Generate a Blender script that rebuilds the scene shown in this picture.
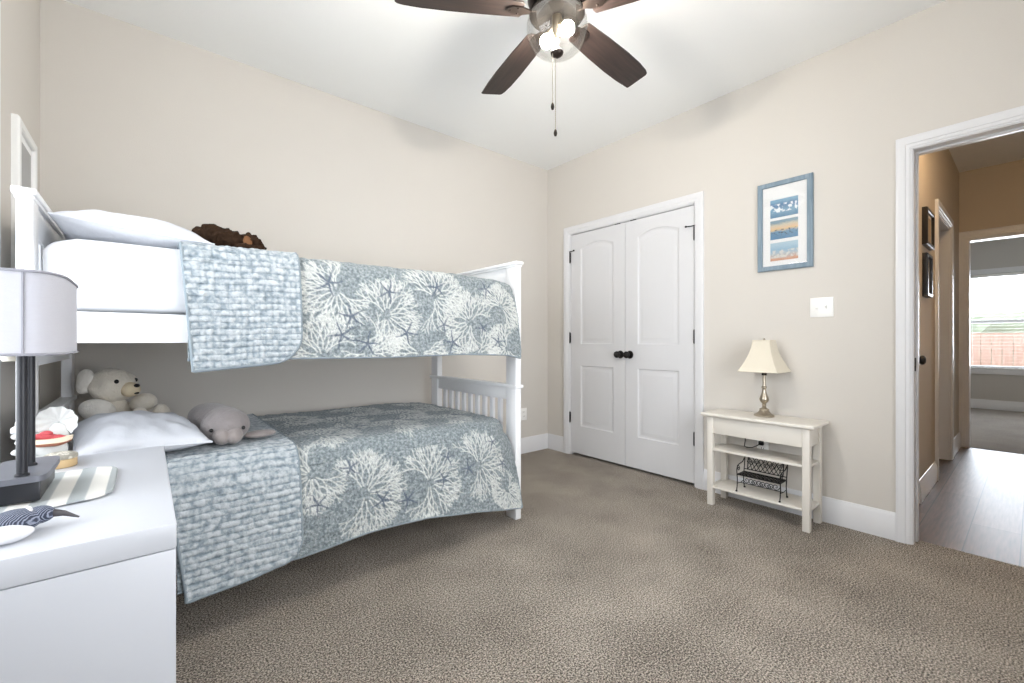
import bpy, bmesh, math, random
import numpy as np
from mathutils import Vector, Matrix, noise

C = bpy.context.scene.collection
SC = bpy.context.scene
PI = math.pi
for o in list(bpy.data.objects):
    bpy.data.objects.remove(o)

# ------------------------------------------------------------------ camera
# world frame: the far room corner is the origin, x runs along the bed wall,
# y along the closet wall, z up; metres
cam_d = bpy.data.cameras.new('camera')
cam_d.sensor_width = 36
cam_d.lens = 36 * 437 / 1024
cam_d.clip_start = 0.02
cam = bpy.data.objects.new('camera', cam_d)
cam.location = (-3.04, -3.085, 1.05)
cam.rotation_euler = (math.radians(90), 0, math.radians(50.1 - 90))
C.objects.link(cam)
SC.camera = cam

# ------------------------------------------------------------------ light
SC.view_settings.view_transform = 'Standard'
SC.view_settings.look = 'None'
SC.view_settings.gamma = 1
SC.view_settings.use_curve_mapping = False
SC.view_settings.exposure = 0.15
w = bpy.data.worlds.new('world')
SC.world = w
w.use_nodes = True
wb = w.node_tree.nodes['Background']
wb.inputs[0].default_value = (0.86, 0.93, 1.0, 1)
wb.inputs[1].default_value = 3.0


def area(name, loc, rot, sx, sy, power, col=(1, 1, 1)):
    l = bpy.data.lights.new(name, 'AREA')
    l.shape = 'RECTANGLE'
    l.size, l.size_y = sx, sy
    l.energy = power
    l.color = col
    o = bpy.data.objects.new(name, l)
    o.location = loc
    o.rotation_euler = rot
    C.objects.link(o)
    return o


def point(name, loc, power, col, r=0.03):
    l = bpy.data.lights.new(name, 'POINT')
    l.energy = power
    l.color = col
    l.shadow_soft_size = r
    o = bpy.data.objects.new(name, l)
    o.location = loc
    C.objects.link(o)
    return o


# daylight just outside the bedroom window, the added front window and the far room's window
area('window_daylight', (-3.66, -1.70, 1.48), (0, math.radians(-90), 0), 1.4, 1.5, 26, (0.93, 0.96, 1.0))
area('added_front_daylight', (-1.80, -3.86, 1.32), (math.radians(90), 0, 0), 1.5, 1.5, 46, (0.95, 0.97, 1.0))  # fill light for the room, at the added front window
area('far_window_daylight', (7.3, -3.0, 1.4), (0, math.radians(90), 0), 1.4, 1.7, 115, (0.84, 0.91, 1.0))
# the hall's ceiling lamp, warm
point('hall_lamp_light', (0.55, -2.95, 2.55), 14, (1.0, 0.72, 0.44), 0.07)

FAN = Vector((-1.74, -1.82, 0))
WARM = (1.0, 0.93, 0.83)


# ------------------------------------------------------------------ materials
def new_mat(name):
    m = bpy.data.materials.new(name)
    m.use_nodes = True
    nt = m.node_tree
    return m, nt, nt.nodes['Principled BSDF']


def srgb(r, g, b):
    def f(c):
        c /= 255
        return c / 12.92 if c <= 0.04045 else ((c + 0.055) / 1.055) ** 2.4
    return (f(r), f(g), f(b), 1)


def mat(name, col, rough=0.5, var=0.04, scale=20, bump=0.0, bscale=None, metal=0.0, sheen=0.0,
        stretch=None, spec=None, detail=4, coat=0.0):
    """colour varied by a noise field in object space, with an optional noise bump"""
    m, nt, b = new_mat(name)
    N, L = nt.nodes, nt.links
    tc = N.new('ShaderNodeTexCoord')
    mp = N.new('ShaderNodeMapping')
    L.new(tc.outputs['Object'], mp.inputs[0])
    if stretch:
        mp.inputs['Scale'].default_value = stretch
    nz = N.new('ShaderNodeTexNoise')
    nz.inputs['Scale'].default_value = scale
    nz.inputs['Detail'].default_value = detail
    L.new(mp.outputs[0], nz.inputs['Vector'])
    mx = N.new('ShaderNodeMix')
    mx.data_type = 'RGBA'
    c = Vector(col[:3])
    mx.inputs['A'].default_value = (*(c * (1 - var)), 1)
    mx.inputs['B'].default_value = (*[min(1, v) for v in c * (1 + var)], 1)
    L.new(nz.outputs['Fac'], mx.inputs['Factor'])
    L.new(mx.outputs['Result'], b.inputs['Base Color'])
    b.inputs['Roughness'].default_value = rough
    b.inputs['Metallic'].default_value = metal
    b.inputs['Sheen Weight'].default_value = sheen
    b.inputs['Coat Weight'].default_value = coat
    if spec is not None:
        b.inputs['Specular IOR Level'].default_value = spec
    if bump:
        n2 = N.new('ShaderNodeTexNoise')
        n2.inputs['Scale'].default_value = bscale or scale
        n2.inputs['Detail'].default_value = 3
        L.new(mp.outputs[0], n2.inputs['Vector'])
        bp = N.new('ShaderNodeBump')
        bp.inputs['Strength'].default_value = 1
        bp.inputs['Distance'].default_value = bump
        L.new(n2.outputs['Fac'], bp.inputs['Height'])
        L.new(bp.outputs[0], b.inputs['Normal'])
    return m


def ramp(nt, fac, stops):
    r = nt.nodes.new('ShaderNodeValToRGB')
    e = r.color_ramp.elements
    while len(e) < len(stops):
        e.new(0.5)
    for k, (p, c) in enumerate(stops):
        e[k].position = p
        e[k].color = c
    nt.links.new(fac, r.inputs[0])
    return r.outputs[0]


def carpet_mat(name, c_dark, c_mid, c_light):
    m, nt, b = new_mat(name)
    N, L = nt.nodes, nt.links
    tc = N.new('ShaderNodeTexCoord')
    n1 = N.new('ShaderNodeTexNoise')
    n1.inputs['Scale'].default_value = 165
    n1.inputs['Detail'].default_value = 5
    n1.inputs['Roughness'].default_value = 0.75
    L.new(tc.outputs['Object'], n1.inputs['Vector'])
    n2 = N.new('ShaderNodeTexNoise')
    n2.inputs['Scale'].default_value = 3.2
    n2.inputs['Detail'].default_value = 3
    L.new(tc.outputs['Object'], n2.inputs['Vector'])
    ad = N.new('ShaderNodeMath')
    ad.operation = 'MULTIPLY_ADD'
    ad.inputs[1].default_value = 0.09
    L.new(n2.outputs['Fac'], ad.inputs[0])
    L.new(n1.outputs['Fac'], ad.inputs[2])
    col = ramp(nt, ad.outputs[0], [(0.455, c_dark), (0.54, c_mid), (0.625, c_light)])
    L.new(col, b.inputs['Base Color'])
    b.inputs['Roughness'].default_value = 0.95
    b.inputs['Specular IOR Level'].default_value = 0.1
    b.inputs['Sheen Weight'].default_value = 0.15
    vo = N.new('ShaderNodeTexVoronoi')
    vo.inputs['Scale'].default_value = 190
    L.new(tc.outputs['Object'], vo.inputs['Vector'])
    sm = N.new('ShaderNodeMath')
    sm.operation = 'SUBTRACT'
    L.new(n1.outputs['Fac'], sm.inputs[0])
    L.new(vo.outputs['Distance'], sm.inputs[1])
    bp = N.new('ShaderNodeBump')
    bp.inputs['Strength'].default_value = 0.9
    bp.inputs['Distance'].default_value = 0.008
    L.new(sm.outputs[0], bp.inputs['Height'])
    L.new(bp.outputs[0], b.inputs['Normal'])
    return m


def wood_mat(name, c1, c2, rough=0.4, along='x', scale=6, coat=0.0):
    m, nt, b = new_mat(name)
    N, L = nt.nodes, nt.links
    tc = N.new('ShaderNodeTexCoord')
    mp = N.new('ShaderNodeMapping')
    s = {'x': (1, 14, 14), 'y': (14, 1, 14), 'z': (14, 14, 1)}[along]
    mp.inputs['Scale'].default_value = s
    L.new(tc.outputs['Object'], mp.inputs[0])
    nz = N.new('ShaderNodeTexNoise')
    nz.inputs['Scale'].default_value = scale
    nz.inputs['Detail'].default_value = 6
    nz.inputs['Distortion'].default_value = 0.6
    L.new(mp.outputs[0], nz.inputs['Vector'])
    col = ramp(nt, nz.outputs['Fac'], [(0.3, c1), (0.7, c2)])
    L.new(col, b.inputs['Base Color'])
    b.inputs['Roughness'].default_value = rough
    b.inputs['Coat Weight'].default_value = coat
    return m


def plank_mat(name):
    m, nt, b = new_mat(name)
    N, L = nt.nodes, nt.links
    tc = N.new('ShaderNodeTexCoord')
    mp = N.new('ShaderNodeMapping')
    L.new(tc.outputs['Object'], mp.inputs[0])
    br = N.new('ShaderNodeTexBrick')
    br.inputs['Scale'].default_value = 1.0
    br.inputs['Brick Width'].default_value = 1.25
    br.inputs['Row Height'].default_value = 0.19
    br.inputs['Mortar Size'].default_value = 0.0025
    br.inputs['Color1'].default_value = srgb(100, 80, 68)
    br.inputs['Color2'].default_value = srgb(122, 100, 86)
    br.inputs['Mortar'].default_value = srgb(55, 44, 38)
    L.new(mp.outputs[0], br.inputs['Vector'])
    m2 = N.new('ShaderNodeMapping')
    m2.inputs['Scale'].default_value = (1.2, 16, 1)
    L.new(tc.outputs['Object'], m2.inputs[0])
    nz = N.new('ShaderNodeTexNoise')
    nz.inputs['Scale'].default_value = 5
    nz.inputs['Detail'].default_value = 6
    L.new(m2.outputs[0], nz.inputs['Vector'])
    g = ramp(nt, nz.outputs['Fac'], [(0.3, (0.6, 0.6, 0.6, 1)), (0.7, (1.15, 1.12, 1.1, 1))])
    mx = N.new('ShaderNodeMix')
    mx.data_type = 'RGBA'
    mx.blend_type = 'MULTIPLY'
    mx.inputs['Factor'].default_value = 1
    L.new(br.outputs['Color'], mx.inputs['A'])
    L.new(g, mx.inputs['B'])
    L.new(mx.outputs['Result'], b.inputs['Base Color'])
    b.inputs['Roughness'].default_value = 0.42
    return m


def emit_mat(name, col, strength):
    m, nt, b = new_mat(name)
    b.inputs['Base Color'].default_value = (1, 1, 1, 1)
    b.inputs['Emission Color'].default_value = col
    b.inputs['Emission Strength'].default_value = strength
    return m


def pane_mat(name, gloss=0.06, tint=(1, 1, 1, 1), edge=0.75):
    m = bpy.data.materials.new(name)
    m.use_nodes = True
    nt = m.node_tree
    nt.nodes.remove(nt.nodes['Principled BSDF'])
    t = nt.nodes.new('ShaderNodeBsdfTransparent')
    t.inputs[0].default_value = tint
    g = nt.nodes.new('ShaderNodeBsdfGlossy')
    g.inputs['Roughness'].default_value = 0.03
    fr = nt.nodes.new('ShaderNodeLayerWeight')
    fr.inputs['Blend'].default_value = 0.25
    ma = nt.nodes.new('ShaderNodeMath')
    ma.operation = 'MULTIPLY_ADD'
    ma.inputs[1].default_value = edge
    ma.inputs[2].default_value = gloss
    nt.links.new(fr.outputs['Fresnel'], ma.inputs[0])
    ma.use_clamp = True
    mx = nt.nodes.new('ShaderNodeMixShader')
    nt.links.new(ma.outputs[0], mx.inputs[0])
    nt.links.new(t.outputs[0], mx.inputs[1])
    nt.links.new(g.outputs[0], mx.inputs[2])
    nt.links.new(mx.outputs[0], nt.nodes['Material Output'].inputs[0])
    return m


WALL = mat('wall_paint', srgb(211, 206, 199), 0.85, 0.012, 3, 0.0006, 160)
HALLWALL = mat('hall_wall_paint', srgb(202, 191, 175), 0.85, 0.012, 3, 0.0006, 160)
CEIL = mat('ceiling_paint', srgb(247, 248, 247), 0.9, 0.01, 3, 0.0006, 120)
TRIM = mat('trim_paint', srgb(224, 224, 226), 0.35, 0.01, 4)
DOORW = mat('door_paint', srgb(218, 218, 220), 0.4, 0.01, 4, 0.0003, 60, stretch=(1, 6, 0.6))
BEDW = mat('bed_white_lacquer', srgb(240, 241, 243), 0.32, 0.01, 4)
FURNW = mat('nightstand_white_lacquer', srgb(202, 205, 212), 0.3, 0.012, 6)
TABLEW = mat('table_offwhite_paint', srgb(226, 221, 212), 0.4, 0.012, 6)
CARPET = carpet_mat('carpet_pile', srgb(48, 40, 33), srgb(142, 131, 118), srgb(224, 213, 199))
CARPET2 = carpet_mat('far_carpet_pile', srgb(100, 92, 84), srgb(150, 140, 130), srgb(196, 188, 178))
PLANKS = plank_mat('hall_plank_floor')
BLACK = mat('black_iron', srgb(28, 26, 26), 0.4, 0.1, 30, metal=0.4)
BRONZE = mat('dark_bronze', srgb(52, 44, 40), 0.35, 0.08, 30, metal=0.8)
NICKEL = mat('brushed_nickel', srgb(186, 176, 160), 0.28, 0.05, 40, metal=1.0)
ANTNICKEL = mat('antique_nickel', srgb(176, 166, 150), 0.3, 0.12, 50, metal=1.0)
WALNUT = wood_mat('walnut_blade', srgb(27, 21, 19), srgb(56, 42, 37), 0.5, 'x', 5)
SHEET = mat('white_sheet', srgb(232, 234, 238), 0.9, 0.012, 30, 0.0012, 14, sheen=0.1)
PILLOW = mat('white_pillowcase', srgb(214, 217, 224), 0.9, 0.012, 30, 0.004, 22, sheen=0.1)
CREAMSHADE = mat('cream_shade_fabric', srgb(222, 214, 197), 0.9, 0.02, 120, 0.0004, 300)
GREYSHADE = mat('grey_shade_linen', srgb(194, 194, 202), 0.9, 0.03, 60, 0.0006, 220, stretch=(1, 1, 6))
CHARCOAL = mat('charcoal_metal', srgb(40, 41, 46), 0.4, 0.05, 40, metal=0.2)
PLATE = mat('white_plastic', srgb(246, 245, 242), 0.3, 0.008, 10)
DARKIN = mat('closet_dark', srgb(90, 84, 78), 0.9, 0.02, 5)
GLASS = pane_mat('window_pane', 0.03)


# ------------------------------------------------------------------ mesh helpers
def add_box(bm, lo, hi, bev=0.0, seg=2, M=None):
    lo, hi = Vector(lo), Vector(hi)
    c, s = (lo + hi) / 2, hi - lo
    mt = Matrix.Translation(c) @ Matrix.Diagonal((abs(s.x), abs(s.y), abs(s.z), 1))
    t = bmesh.new()
    bmesh.ops.create_cube(t, size=1, matrix=mt)
    if bev:
        bmesh.ops.bevel(t, geom=t.edges[:], offset=min(bev, min(abs(v) for v in s) * 0.45), segments=seg,
                        affect='EDGES', profile=0.5)
    if M:
        t.transform(M)
    merge(bm, t)


def merge(bm, t):
    me = bpy.data.meshes.new('tmp')
    t.to_mesh(me)
    t.free()
    bm.from_mesh(me)
    bpy.data.meshes.remove(me)


def box(lo, hi, bev=0.0, seg=2, M=None):
    bm = bmesh.new()
    add_box(bm, lo, hi, bev, seg, M)
    return bm


def add_lathe(bm, prof, M=None, n=32, cap=True):
    """prof: list of (radius, height) about local z"""
    M = M or Matrix()
    rings = []
    for r, z in prof:
        if r < 1e-6:
            rings.append([bm.verts.new(M @ Vector((0, 0, z)))])
        else:
            rings.append([bm.verts.new(M @ Vector((r * math.cos(2 * PI * k / n), r * math.sin(2 * PI * k / n), z)))
                          for k in range(n)])
    for a, b in zip(rings, rings[1:]):
        for k in range(n):
            k2 = (k + 1) % n
            if len(a) == 1 and len(b) == 1:
                continue
            if len(a) == 1:
                bm.faces.new((a[0], b[k2], b[k]))
            elif len(b) == 1:
                bm.faces.new((a[k], a[k2], b[0]))
            else:
                bm.faces.new((a[k], a[k2], b[k2], b[k]))
    if cap:
        for r, flip in ((rings[0], True), (rings[-1], False)):
            if len(r) > 2:
                bm.faces.new(r[::-1] if flip else r)


def lathe(prof, M=None, n=32, cap=True):
    bm = bmesh.new()
    add_lathe(bm, prof, M, n, cap)
    return bm


def add_tube(bm, pts, rad, n=10, closed=False):
    pts = [Vector(p) for p in pts]
    m = len(pts)
    rads = rad if isinstance(rad, (list, tuple)) else [rad] * m
    rings = []
    ref = None
    for i, p in enumerate(pts):
        a = pts[(i - 1) % m] if (closed or i > 0) else p
        b = pts[(i + 1) % m] if (closed or i < m - 1) else p
        d = (b - a).normalized()
        if ref is None:
            ref = d.orthogonal().normalized()
        u = (ref - d * ref.dot(d))
        u = u.normalized() if u.length > 1e-6 else d.orthogonal().normalized()
        ref = u
        v = d.cross(u)
        rings.append([bm.verts.new(p + (u * math.cos(2 * PI * k / n) + v * math.sin(2 * PI * k / n)) * rads[i])
                      for k in range(n)])
    for i in range(m if closed else m - 1):
        a, b = rings[i], rings[(i + 1) % m]
        for k in range(n):
            bm.faces.new((a[k], a[(k + 1) % n], b[(k + 1) % n], b[k]))
    if not closed:
        bm.faces.new(rings[0][::-1])
        bm.faces.new(rings[-1])


def tube(pts, rad, n=10, closed=False):
    bm = bmesh.new()
    add_tube(bm, pts, rad, n, closed)
    return bm


def add_prism(bm, pts, f0, f1):
    """pts 2D outline; f0/f1 map (a,b) to the two end planes"""
    A = [bm.verts.new(f0(*p)) for p in pts]
    B = [bm.verts.new(f1(*p)) for p in pts]
    n = len(pts)
    for k in range(n):
        bm.faces.new((A[k], A[(k + 1) % n], B[(k + 1) % n], B[k]))
    bm.faces.new(A[::-1])
    bm.faces.new(B)


def add_blob(bm, c, r, M=None, sub=3, amp=0.0, freq=12.0, flat=None, seed=0):
    """an ellipsoid with radii r about c, roughened by noise"""
    t = bmesh.new()
    bmesh.ops.create_icosphere(t, subdivisions=sub, radius=1)
    for v in t.verts:
        d = v.co.copy()
        p = Vector((d.x * r[0], d.y * r[1], d.z * r[2]))
        if amp:
            p += d * amp * noise.noise(p * freq + Vector((seed, seed * 2, 0)))
        v.co = p
    mt = Matrix.Translation(Vector(c))
    if M:
        mt = mt @ M
    t.transform(mt)
    merge(bm, t)


def blob(c, r, M=None, sub=3, amp=0.0, freq=12.0, seed=0):
    bm = bmesh.new()
    add_blob(bm, c, r, M, sub, amp, freq, seed=seed)
    return bm


def wmat(o):
    m = o.matrix_basis.copy()
    while o.parent:
        o = o.parent
        m = o.matrix_basis @ m
    return m


def obj(name, bm, material, parent=None, smooth=None, local=False):
    """link a bmesh (world coordinates, or the parent's own when local) as one mesh object"""
    bmesh.ops.recalc_face_normals(bm, faces=bm.faces[:])
    if parent is not None and not local:
        bm.transform(wmat(parent).inverted())
    me = bpy.data.meshes.new(name)
    bm.to_mesh(me)
    bm.free()
    o = bpy.data.objects.new(name, me)
    C.objects.link(o)
    if material:
        me.materials.append(material)
    if parent is not None:
        o.parent = parent
    if smooth is None:
        smooth = 40
    if smooth:
        for p in me.polygons:
            p.use_smooth = True
        me.set_sharp_from_angle(angle=math.radians(smooth))
    return o


def rebase(o, loc):
    """move a mesh object's origin to loc without moving its shape"""
    o.data.transform(Matrix.Translation(-Vector(loc)))
    o.location = loc
    return o


def tag(o, label=None, cat=None, group=None, kind=None):
    if label: o['label'] = label
    if cat: o['category'] = cat
    if group: o['group'] = group
    if kind: o['kind'] = kind
    return o


def thing(name, label, cat, loc=(0, 0, 0), rz=0, group=None, kind=None):
    o = bpy.data.objects.new(name, None)
    o.empty_display_size = 0.1
    o.location = loc
    o.rotation_euler = (0, 0, rz)
    C.objects.link(o)
    return tag(o, label, cat, group, kind)


def struct(name, bm, m, label, cat, parent=None, smooth=None):
    o = obj(name, bm, m, parent, smooth)
    if parent is None:
        tag(o, label, cat, kind='structure')
    return o


def copy_tree(o, parent=None):
    c = o.copy()
    C.objects.link(c)
    c.parent = parent
    for ch in list(o.children):
        copy_tree(ch, c)
    return c


CASING = [(0, 0), (0, .009), (.010, .011), (.012, .014), (.030, .0145), (.033, .018), (.058, .019), (.074, .021),
          (.078, .019), (.078, 0)]


def add_casing(bm, P, l, r, top, bottom=0.0, prof=CASING, closed=False, k=1.0):
    """a mitred casing round the opening l..r x bottom..top; P(a, b, d) maps wall coords to the room"""
    rows = []
    for (wd, d) in prof:
        wd *= k
        path = [(l - wd, bottom - (wd if closed else 0)), (l - wd, top + wd), (r + wd, top + wd),
                (r + wd, bottom - (wd if closed else 0))]
        rows.append([bm.verts.new(P(a, b, d)) for a, b in path])
    n = len(prof)
    for i in range(n):
        A, B = rows[i], rows[(i + 1) % n]
        for k in range(4 if closed else 3):
            k2 = (k + 1) % 4
            bm.faces.new((A[k], A[k2], B[k2], B[k]))
    if not closed:
        bm.faces.new([rw[0] for rw in rows])
        bm.faces.new([rw[3] for rw in rows][::-1])


BASE = [(0, 0), (.014, 0), (.014, .105), (.011, .112), (.011, .122), (.006, .134), (.004, .143), (0, .145)]


def add_baseboard(bm, p0, p1, out):
    p0, p1, out = Vector(p0), Vector(p1), Vector(out)
    up = Vector((0, 0, 1))
    add_prism(bm, BASE, lambda d, h: p0 + out * d + up * h, lambda d, h: p1 + out * d + up * h)


def wall_holes(bm, P, a0, a1, b0, b1, holes, thick):
    """a slab with rectangular openings; P(a, b, d), d from 0 (face) to -thick"""
    As = sorted({a0, a1, *[h[0] for h in holes], *[h[1] for h in holes]})
    Bs = sorted({b0, b1, *[h[2] for h in holes], *[h[3] for h in holes]})
    for i in range(len(As) - 1):
        for j in range(len(Bs) - 1):
            ca, cb = (As[i] + As[i + 1]) / 2, (Bs[j] + Bs[j + 1]) / 2
            if any(h[0] < ca < h[1] and h[2] < cb < h[3] for h in holes):
                continue
            q = [P(As[i], Bs[j], 0), P(As[i + 1], Bs[j + 1], -thick)]
            lo = [min(a, b) for a, b in zip(*q)]
            hi = [max(a, b) for a, b in zip(*q)]
            add_box(bm, lo, hi)
    bmesh.ops.remove_doubles(bm, verts=bm.verts, dist=1e-5)
    # drop the inner faces where two cells meet
    seen = {}
    for f in bm.faces:
        k = tuple(round(v, 4) for v in f.calc_center_median())
        seen.setdefault(k, []).append(f)
    bmesh.ops.delete(bm, geom=[f for fs in seen.values() if len(fs) > 1 for f in fs], context='FACES_ONLY')


# ------------------------------------------------------------------ room shell
H = 2.74
XL, YF = -3.435, -3.65
PB = lambda a, b, d: Vector((-d, a, b))          # closet wall, seen from the room
PL = lambda a, b, d: Vector((XL + d, a, b))      # window wall at the left
PF = lambda a, b, d: Vector((a, YF + d, b))      # front wall behind the camera
W1 = (-2.50, -0.940, 0.72, 2.14)
W2 = (-2.58, -1.02, 0.55, 2.14)
CL = (-1.512, -0.297, 2.05)                      # closet opening
DO = (-3.46, -2.681, 2.045)                      # bedroom doorway

struct('floor', box((XL - .12, YF - .12, -.06), (0.09, 0.12, 0)), CARPET, 'beige-brown speckled carpet floor of the bedroom', 'carpet')
struct('ceiling', box((XL - .12, YF - .12, H), (0.12, 0.12, H + .08)), CEIL, 'smooth white bedroom ceiling', 'ceiling')
struct('wall_back', box((XL - .12, 0, 0), (0.0, .12, H)), WALL, 'beige wall behind the bunk bed', 'wall')
bm = bmesh.new(); wall_holes(bm, PB, YF, .12, 0, H, [(CL[0], CL[1], 0, CL[2]), (DO[0], DO[1], 0, DO[2])], .12)
struct('wall_right', bm, WALL, 'beige wall with the white closet doors and the doorway', 'wall')
bm = bmesh.new(); wall_holes(bm, PL, YF, 0, 0, H, [W1], .14)
struct('wall_left', bm, WALL, 'beige wall at the head of the bunk bed', 'wall')
bm = bmesh.new(); wall_holes(bm, PF, XL - .12, .12, 0, H, [W2], .14)
struct('wall_front', bm, WALL, 'beige wall behind the camera', 'wall')

bm = bmesh.new(); add_baseboard(bm, (XL, 0, 0), (0, 0, 0), (0, -1, 0))
struct('baseboard_back', bm, TRIM, 'white baseboard along the wall behind the bed', 'baseboard')
bm = bmesh.new()
add_baseboard(bm, (0, -.014, 0), (0, -.2305, 0), (-1, 0, 0))
add_baseboard(bm, (0, -1.5785, 0), (0, -2.6155, 0), (-1, 0, 0))
struct('baseboard_right', bm, TRIM, 'white baseboard under the picture and switch, beside the closet', 'baseboard')
bm = bmesh.new(); add_baseboard(bm, (XL, -.014, 0), (XL, YF, 0), (1, 0, 0))
struct('baseboard_left', bm, TRIM, 'white baseboard along the window wall', 'baseboard')
bm = bmesh.new(); add_baseboard(bm, (XL + .014, YF, 0), (0, YF, 0), (0, 1, 0))
struct('baseboard_front', bm, TRIM, 'white baseboard along the wall behind the camera', 'baseboard')


def window(name, P, hole, label, depth=.14):
    a0, a1, b0, b1 = hole
    bm = bmesh.new()
    for (x0, x1, y0, y1) in ((a0, a0 + .05, b0, b1), (a1 - .05, a1, b0, b1), (a0 + .05, a1 - .05, b0, b0 + .05),
                             (a0 + .05, a1 - .05, b1 - .05, b1), (a0 + .05, a1 - .05, (b0 + b1) / 2 - .025, (b0 + b1) / 2 + .025)):
        p, q = P(x0, y0, -.10), P(x1, y1, -.05)
        add_box(bm, [min(u, v) for u, v in zip(p, q)], [max(u, v) for u, v in zip(p, q)], .004)
    o = obj(name, bm, TRIM)
    tag(o, label, 'window', kind='structure')
    p, q = P(a0 + .05, b0 + .05, -.078), P(a1 - .05, b1 - .05, -.074)
    obj('window_pane', box([min(u, v) for u, v in zip(p, q)], [max(u, v) for u, v in zip(p, q)]), GLASS, o)
    bm = bmesh.new()
    add_casing(bm, P, a0, a1, b1, b0, closed=True)
    obj('window_casing', bm, TRIM, o)
    return o


window('window_1', PL, W1, 'white framed window beside the nightstand')
window('window_2_added', PF, W2, 'white framed window added behind the camera to light the room')  # unseen window, added to bring light into the room


# closet recess behind the doors, its shade put into a dark wall colour
bm = bmesh.new()
add_box(bm, (.12, -1.60, -.05), (.75, -.20, 0))
add_box(bm, (.75, -1.60, 0), (.80, -.20, 2.3))
add_box(bm, (.12, -1.65, 0), (.75, -1.60, 2.3))
add_box(bm, (.12, -.20, 0), (.75, -.15, 2.3))
add_box(bm, (.12, -1.60, 2.25), (.75, -.20, 2.3))
struct('wall_closet', bm, DARKIN, 'inside walls of the closet, coloured dark in place of shade', 'wall')

bm = bmesh.new()
add_casing(bm, PB, CL[0], CL[1], CL[2], k=.85)
for lo, hi in (((.001, CL[0], 0), (.12, CL[0] + .006, CL[2])), ((.001, CL[1] - .006, 0), (.12, CL[1], CL[2])),
               ((.001, CL[0] + .006, CL[2] - .006), (.12, CL[1] - .006, CL[2]))):
    add_box(bm, lo, hi)
struct('trim_1', bm, TRIM, 'white casing round the closet doors', 'trim')

bm = bmesh.new()
add_casing(bm, PB, DO[0], DO[1], DO[2], k=.83)
for lo, hi in (((-.001, DO[0], 0), (.125, DO[0] + .004, DO[2])), ((-.001, DO[1] - .004, 0), (.125, DO[1], DO[2])),
               ((-.001, DO[0] + .004, DO[2] - .004), (.125, DO[1] - .004, DO[2]))):
    add_box(bm, lo, hi)
# door stop strip on the jamb
add_box(bm, (.055, DO[1] - .013, 0), (.090, DO[1] - .004, DO[2] - .004), .002)
add_box(bm, (.055, DO[0] + .004, 0), (.090, DO[0] + .013, DO[2] - .004), .002)
add_box(bm, (.055, DO[0] + .013, DO[2] - .013), (.090, DO[1] - .013, DO[2] - .004), .002)
tr2 = struct('trim_2', bm, TRIM, 'white casing and jamb of the bedroom doorway', 'trim')
bm = box((.018, DO[1] - .0065, .895), (.052, DO[1] - .0038, .965), .001)
add_box(bm, (.026, DO[1] - .0075, .915), (.044, DO[1] - .006, .945))
obj('strike_plate', bm, BLACK, tr2)['label'] = 'black metal strike plate'


# ------------------------------------------------------------------ closet doors
def panel_outline(a0, a1, b0, b1, arch, off):
    """rectangle shrunk by off; arched top of rise arch"""
    l, r, lo, hi = a0 + off, a1 - off, b0 + off, b1 - off
    pts = [(l, lo), (r, lo)]
    n = 18 if arch else 1
    for k in range(n + 1):
        t = k / n
        a = r + (l - r) * t
        pts.append((a, hi + arch * (1 - (2 * t - 1) ** 2)))
    return pts


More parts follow.
